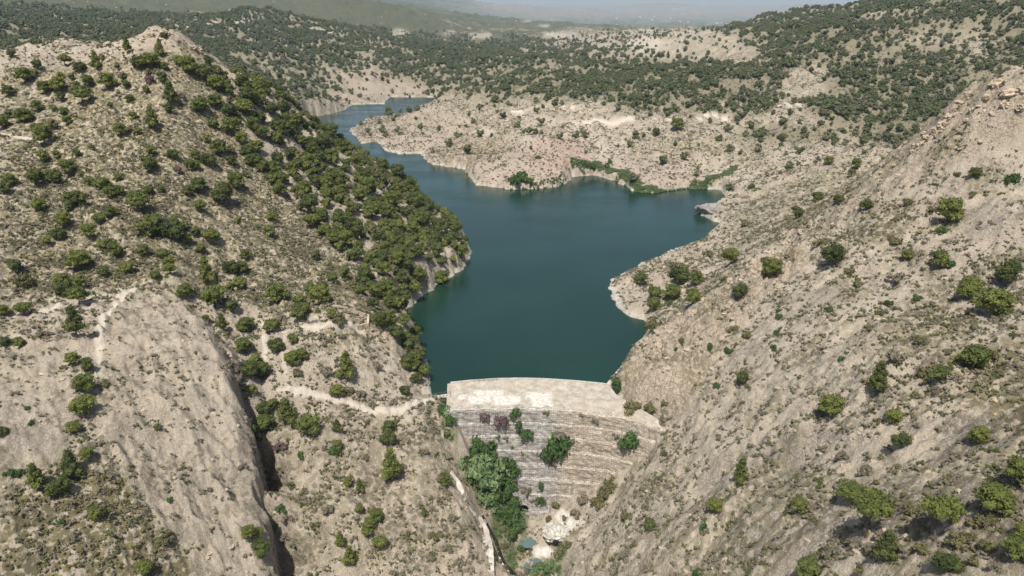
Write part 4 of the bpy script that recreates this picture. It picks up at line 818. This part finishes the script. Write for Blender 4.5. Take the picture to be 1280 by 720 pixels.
for i, (px, py, wd, kd) in enumerate(PL):
    h_ = hit(px, py)
    if not h_ or h_[1] > (640 if px < 470 else 1250): continue
    W_ = wd * depth_of(h_) / F; W_ = min(W_, 14) * 1.08
    t = empty('pine_tree', (h_[0], h_[1], h_[2]), random.random() * 6.28); npine += 1
    tag(t, plab[i], 'pine tree', 'pines of the close wood' if i >= wood_from else 'pines scattered over the hillsides')
    hs = {'R': 0.86, 'C': 1.12, 'U': 1.25}[kd] * random.uniform(0.88, 1.15)
    c = link('crown', random.choice(CR[kd]), t, (0, 0, (0.06 if kd != 'U' else 0.25) * W_)); c.scale = (W_ * random.uniform(.9, 1.1), W_ * random.uniform(.9, 1.1), W_ * hs)
    tr = link('trunk', random.choice(TR), t, (0, 0, -0.3)); tr.scale = (W_, W_, W_ * (1.0 if kd != 'U' else 1.5))
bit = [(a, b, w_, kd, ('large ' if w_ >= 20 else 'small ' if w_ < 11 else '') + COL[kd]) for a, b, w_, kd in BL]; blab = label_all(bit)
def face_hit(px, py):                        # a point on the dam's face or crest
    t = tanang(py)
    for zz in np.arange(3.0, -40, -0.25):
        Y = (H - zz) / t; x = (px - 640) / F * (Y * cp + (H - zz) * sp)
        n_ = sum(1 for q in tops if zz <= q); yf = ey(x) - n_ * 0.58 - (2.75 - zz) * 0.03 + 0.5
        if Y >= yf: return (x, Y, zz)
    return None
for i, (px, py, wd, kd) in enumerate(BL):
    h_ = hit(px, py)
    if 575 < px < 812 and 505 < py < 650:
        f_ = face_hit(px, py)
        if f_ and float(ground([f_[0]], [f_[1]])[0]) < f_[2] and (not h_ or f_[1] < h_[1] + 0.5): h_ = f_
    if not h_ or h_[1] > 700: continue
    W_ = wd * depth_of(h_) / F * 1.1; onface = 575 < px < 812 and 505 < py < 650 and h_[1] > 196; W_ *= 1.35 if onface else 1; t = link('bush', random.choice(BU[kd]), None, (h_[0], h_[1] + (-0.05 * W_ if onface else 0), h_[2] - 0.08 * W_)); t.scale = (W_, W_, W_ * random.uniform(1.2, 1.6) if kd in 'BFP' else W_ * random.uniform(0.95, 1.3)); t.rotation_euler = (0, 0, random.random() * 6.28)
    tag(t, blab[i], 'bush', 'bushes scattered over the slopes and the dam')

# uncountable scrub, distant woods and reeds: point clouds with instanced plants
def scatter(name, label, pts, sizes, srcs, flat=1.0):
    col = bpy.data.collections.new(name + '_plants')
    for m_ in srcs: col.objects.link(bpy.data.objects.new(name + '_plant', m_))
    me = bpy.data.meshes.new(name); me.vertices.add(len(pts)); me.vertices.foreach_set('co', np.asarray(pts, np.float32).ravel())
    r_ = np.random.default_rng(len(pts))
    a_ = me.attributes.new('size', 'FLOAT', 'POINT'); a_.data.foreach_set('value', np.asarray(sizes, np.float32))
    a_ = me.attributes.new('turn', 'FLOAT_VECTOR', 'POINT'); tv = np.zeros((len(pts), 3), np.float32); tv[:, 2] = r_.random(len(pts)) * 6.28; tv[:, 0] = (r_.random(len(pts)) - .5) * .3; a_.data.foreach_set('vector', tv.ravel())
    a_ = me.attributes.new('pick', 'INT', 'POINT'); a_.data.foreach_set('value', r_.integers(0, len(srcs), len(pts)).astype(np.int32))
    o = link(name, me); tag(o, label, kind='stuff')
    g = bpy.data.node_groups.new(name, 'GeometryNodeTree'); g.interface.new_socket('Geometry', in_out='INPUT', socket_type='NodeSocketGeometry'); g.interface.new_socket('Geometry', in_out='OUTPUT', socket_type='NodeSocketGeometry')
    nd = g.nodes.new; i_ = nd('NodeGroupInput'); o_ = nd('NodeGroupOutput'); ip = nd('GeometryNodeInstanceOnPoints'); ci = nd('GeometryNodeCollectionInfo'); ci.inputs[0].default_value = col; ci.inputs['Separate Children'].default_value = True; ci.inputs['Reset Children'].default_value = True
    def na(nm, tp): n_ = nd('GeometryNodeInputNamedAttribute'); n_.data_type = tp; n_.inputs[0].default_value = nm; return n_.outputs[0]
    L = g.links.new; L(i_.outputs[0], ip.inputs['Points']); L(ci.outputs[0], ip.inputs['Instance']); ip.inputs['Pick Instance'].default_value = True
    L(na('pick', 'INT'), ip.inputs['Instance Index']); L(na('turn', 'FLOAT_VECTOR'), ip.inputs['Rotation']); L(na('size', 'FLOAT'), ip.inputs['Scale']); L(ip.outputs[0], o_.inputs[0])
    md = o.modifiers.new('plants', 'NODES'); md.node_group = g; return o
cell = (RA ** 2) * np.gradient(th)[:, None] * np.gradient(np.log(rad))[None, :]        # square metres per vertex
sc_r = np.random.default_rng(5)
def sample(density, n_max):
    lam = density * cell; tot = lam.sum(); n_ = min(int(tot), n_max); flat_ = np.cumsum(lam.ravel()); idx = np.searchsorted(flat_, sc_r.random(n_) * flat_[-1]); idx = np.minimum(idx, lam.size - 1)
    dr = np.repeat(np.gradient(rad)[None, :], len(th), 0).ravel()[idx]; jx = (sc_r.random(n_) - .5) * dr; jy = (sc_r.random(n_) - .5) * dr
    x = GX.ravel()[idx] + jx; y = GY.ravel()[idx] + jy; return idx, np.stack([x, y, ground(x, y)], -1)
view = (np.abs(TH) < R(47)) & (GY > 60)
bare = 1 - np.clip(Q['path'] * 1.3 + Q['white'] * 1.2, 0, 1)
wet = np.where(up, sdl > 1.5, True) & ~((GX > -23) & (GX < 50) & (GY > 198) & (GY < 233))
clump = np.clip(0.55 + 0.9 * noise(GX / 7, GY / 7, 501) + 0.5 * noise(GX / 28, GY / 28, 503), 0.06, 1.6)
dn = view * wet * bare * clump * (0.30 + 0.45 * Q['grass']) * (1 - 0.8 * Q['slab']) * (1 - 0.75 * boulders) * (1 - 0.72 * bald) * np.where((GX < -62) & (GY < 240), 1, 0.85) * (1 - sstep(340, 460, RA)) * 2.2
def tuft(name, seed, mat, n=5, leafn=9):
    return crown_mesh(name, seed, 'bush', M[mat], n, leafn, 1)
TU = [tuft('tuft', 300 + i, ['grey', 'olive', 'grey', 'olive', 'grey', 'pine_dark', 'olive', 'grey'][i]) for i in range(8)]
open('/tmp/cnt2','w').write(repr((float((dn*cell).sum()), float(clump.mean()), float(view.mean()), float(wet.mean()), float(bare.mean()))))
idx, P_ = sample(dn, 75000); sz = 1.0 + 1.7 * sc_r.random(len(P_)) ** 2.5
scatter('scrub', 'low grey-green tussocks and scrub dotted over the near slopes', P_, sz, TU)
dn = view * wet * bare * np.clip(clump, .3, 1.2) * 0.2 * sstep(340, 460, RA) * (1 - sstep(1000, 1400, RA)) * (1 - 0.5 * Q['warm'])
idx, P_ = sample(dn, 90000); sz = 1.5 + 1.9 * sc_r.random(len(P_)) ** 2.0
scatter('far_scrub', 'dark scrub dots on the far shore and its slopes', P_, sz, TU)
wdn = np.clip(np.clip((dens - 0.22) * 1.5, 0.06, 1) * (0.88 + 0.7 * noise(GX / 60, GY / 60, 511) + 0.55 * noise(GX / 14, GY / 14, 513)) , 0, 1.1) ** 1.15 * sstep(450, 640, RA)
dn = view * wet * (1 - np.clip(Q['path'] * 1.6, 0, 1)) * wdn * 0.048 * (1 - sstep(2400, 3200, RA)) * np.where(RA > 1500, 0.55, 1)
WO = [crown_mesh('far_tree', 400 + i, 'round', M['wood' if i % 3 else 'wood2'], 6, 14, 1) for i in range(6)]
idx, P_ = sample(dn, 85000); rr_ = RA.ravel()[idx]; P_[:, 2] -= 0.6; sz = (4.6 + 7.0 * sc_r.random(len(P_)) ** 1.6) * np.where(rr_ > 1500, 1.35, 1)
scatter('distant_pine_wood', 'pine woods covering the hills beyond the lake', P_, sz, WO)
open('/tmp/cnt','w').write(str((len(P_),GZ.max())))
# reeds along the far right bay
rd = [at(a, b, z=0)[:2] for a, b in [(716,219),(745,217),(775,224),(800,240),(832,240),(870,236),(905,234),(915,228)]]
dr_ = segdist(GX, GY, rd); dn = ((dr_ < 3.2 + 1.5 * noise(GX / 8, GY / 8, 561)) & (GZ > -1.6)) * 1.3 + 0.7 * ((segdist(GX, GY, [at(a, b, z=0)[:2] for a, b in [(640,238),(670,236),(690,233),(705,228)]]) < 2.5) & (GZ > -1.2))
RE = [crown_mesh('reed_clump', 500 + i, 'bush', M['reed'], 4, 22, 1) for i in range(3)]
idx, P_ = sample(dn, 9000); P_[:, 2] = np.maximum(P_[:, 2], -0.1); scatter('reeds', 'light green reed bed along the far bay of the lake', P_, 1.6 + 2.2 * sc_r.random(len(P_)), RE)
# loose stones and knobs of rock standing out of the slopes
ST = [rock_mesh('stone', 600 + i, M['boulder'], 2, [(1, .8, .5), (1.4, .7, .5), (1, 1, .6), (1.6, .8, .5)][i], 0.35, 0.4) for i in range(4)]
knob = np.clip(ridged(GX / 15, GY / 12, 11, 2) - 0.55, 0, 1) * (GX * 0 + 1)
dn = view * np.where(up, sdl > 0.5, True) * ~((GX > -23) & (GX < 50) & (GY > 198) & (GY < 233)) * (1 - np.clip(Q['path'] * 2, 0, 1)) * (0.02 + 0.16 * knob + 0.03 * boulders) * (1 - 0.5 * boulders) * (1 - 0.8 * Q['grass'] * (1 - boulders)) * (1 - sstep(460, 560, RA))
idx, P_ = sample(dn * 0.55, 26000); sz = (0.25 + 0.8 * sc_r.random(len(P_)) ** 3) * (0.9 + 0.9 * boulders.ravel()[idx])
P_[:, 2] -= 0.3 * sz; scatter('stones', 'tan and grey stones strewn over the slopes', P_, sz, ST)
# mid-sized shrubs and the close wood between the single pines
leftm = sstep(-20, -40, GX) * (GY > 225) * (RA < 640); dn = view * wet * bare * np.clip(0.2 + 1.6 * noise(GX / 22, GY / 22, 521) + 0.6 * noise(GX / 6, GY / 6, 522), 0, 1.6) * (0.045 * leftm * (1 - 0.4 * Q['grass']) + 0.005 * (1 - leftm) * (RA < 430))
SH = [crown_mesh('shrub', 700 + i, 'bush', M[['olive', 'pine_dark', 'grey', 'broad', 'pine_dark'][i]], 5, 16) for i in range(5)]
idx, P_ = sample(dn, 12000); scatter('shrubs', 'dark and olive shrubs between the pines', P_, 1.3 + 2.0 * sc_r.random(len(P_)) ** 1.5, SH)
wz = np.zeros(GX.shape)
for poly, gap, ss_ in wood_polys[:3]: wz = np.maximum(wz, zone(poly, 5, 4) * (1 if gap < 14 else 0.6))
wz = np.maximum(wz, 0.13 * zone([(0,90),(250,50),(330,200),(480,400),(330,430),(250,350),(0,300)], 8, 6)); wz = wz * (GX < 0) * (RA < 640) * wet; dn = wz * 0.030 * np.clip(0.9 + 0.9 * noise(GX / 16, GY / 16, 531), 0.25, 1.5)
idx, P_ = sample(dn, 3000); scatter('close_pine_wood', 'close mass of lesser pines filling the lakeward flank of the left hill', P_, 3.6 + 3.6 * sc_r.random(len(P_)), [crown_mesh('pine_crown', 720 + i, 'round', M[['pine', 'pine_dark', 'pine_dark', 'olive', 'pine'][i]], 12, 22) for i in range(5)])
# undergrowth below the dam
dn = (Q['green'] > 0.3) * 0.9 * Q['green']; GG = [tuft('undergrowth_tuft', 520, 'broad'), tuft('undergrowth_tuft', 521, 'fig'), tuft('undergrowth_tuft', 522, 'broad')]
idx, P_ = sample(dn, 4000); scatter('undergrowth', 'dense green undergrowth in the gorge below the dam', P_, 0.9 + 1.3 * sc_r.random(len(P_)), GG)

# ------------------------------------------------------------------ far houses
hv = [(0,1,5,4),(1,2,6,5),(2,3,7,6),(3,0,4,7)]
def house_meshes():
    wv = [(-.5,-.35,-.6),(.5,-.35,-.6),(.5,.35,-.6),(-.5,.35,-.6),(-.5,-.35,.34),(.5,-.35,.34),(.5,.35,.34),(-.5,.35,.34),(-.5,0,.56),(.5,0,.56)]
    wf = hv + [(7,4,8),(5,6,9)]
    rv = [(-.56,-.42,.32),(.56,-.42,.32),(.56,0,.6),(-.56,0,.6),(.56,.42,.32),(-.56,.42,.32),(-.56,-.42,.27),(.56,-.42,.27),(.56,0,.55),(-.56,0,.55),(.56,.42,.27),(-.56,.42,.27)]
    return mesh('wall', wv, wf, M['house']), mesh('roof', rv, [(0,1,2,3),(3,2,4,5),(6,9,8,7),(9,11,10,8),(0,6,7,1),(5,4,10,11)], M['roof'])
HW, HR = house_meshes()
HS = [(477,21,14,'lone white house on the wooded slope above the middle of the far hills'),(157,4,14,None),(145,9,20,None),(133,9,24,'long white house in the far left woods'),(110,2,14,None),(143,4,16,None),(92,3,14,None),(197,3,18,None),(172,21,12,None),(208,6,18,None),(24,5,12,None),(265,30,14,'white house on the pale terrace right of the left summit'),(276,30,14,None),(234,33,16,None),
    (712,34,16,'white house among fields above the far hills'),(726,38,14,None),(775,37,20,None),(782,38,20,None),(771,30,20,None),(790,32,24,None),(850,26,30,None),(860,27,34,None),(895,28,40,'row of white houses in the far plain'),(902,28,40,None),(908,29,40,None),(915,29,40,None),(925,30,40,None),(897,29,30,None),(934,32,40,None),(838,22,34,None),(800,21,30,None),(815,24,30,None),(818,20,30,None),(910,39,26,None),(690,24,26,None),(668,25,26,None),(770,22,34,None),(645,26,26,None)]
for hi, (px, py, s_, lb) in enumerate(sorted(HS)):
    h_ = hit(px, py + 1)
    if not h_ or h_[1] > 13000: continue
    s_ = min(max(s_ * 0.06, 1.3) * depth_of(h_) / F, 26) * random.uniform(.8, 1.2)
    t = empty('house', (h_[0], h_[1], h_[2] + s_ * 0.15), random.uniform(-0.5, 0.5)); hq = globals().setdefault('hcnt', {}); zz_ = px < 240; hq[zz_] = hq.get(zz_, 0) + 1; tag(t, lb or ('tiny white house ' + ('in the upper left woods' if zz_ else 'in the hazy plain') + ', ' + ('first second third fourth fifth sixth seventh eighth ninth tenth eleventh twelfth thirteenth fourteenth fifteenth sixteenth seventeenth eighteenth nineteenth twentieth twenty-first twenty-second twenty-third twenty-fourth twenty-fifth twenty-sixth twenty-seventh twenty-eighth twenty-ninth thirtieth').split()[min(hq[zz_] - 1, 29)] + ' from the left'), 'house', 'far white houses')
    for nm, m_ in (('wall', HW), ('roof', HR)): o = link(nm, m_, t); o.scale = (s_, s_ * 0.8, s_ * 0.6)

#HAZE
hz = N('haze'); hz.t.nodes.remove(hz.b); vol = hz.t.nodes.new('ShaderNodeVolumePrincipled'); vol.inputs['Color'].default_value = (0.66, 0.83, 1.0, 1); vol.inputs['Density'].default_value = 0.00003; vol.inputs['Anisotropy'].default_value = -0.3
hz.t.links.new(vol.outputs[0], hz.t.nodes['Material Output'].inputs['Volume'])
v_, f_ = box(-22500, 22500, -500, 22500, float(GZ.min()) - 3, float(max(GZ.max(), H)) + 30)
tag(link('haze', mesh('haze', v_, f_, hz.m)), 'blue summer haze over the land', kind='stuff')
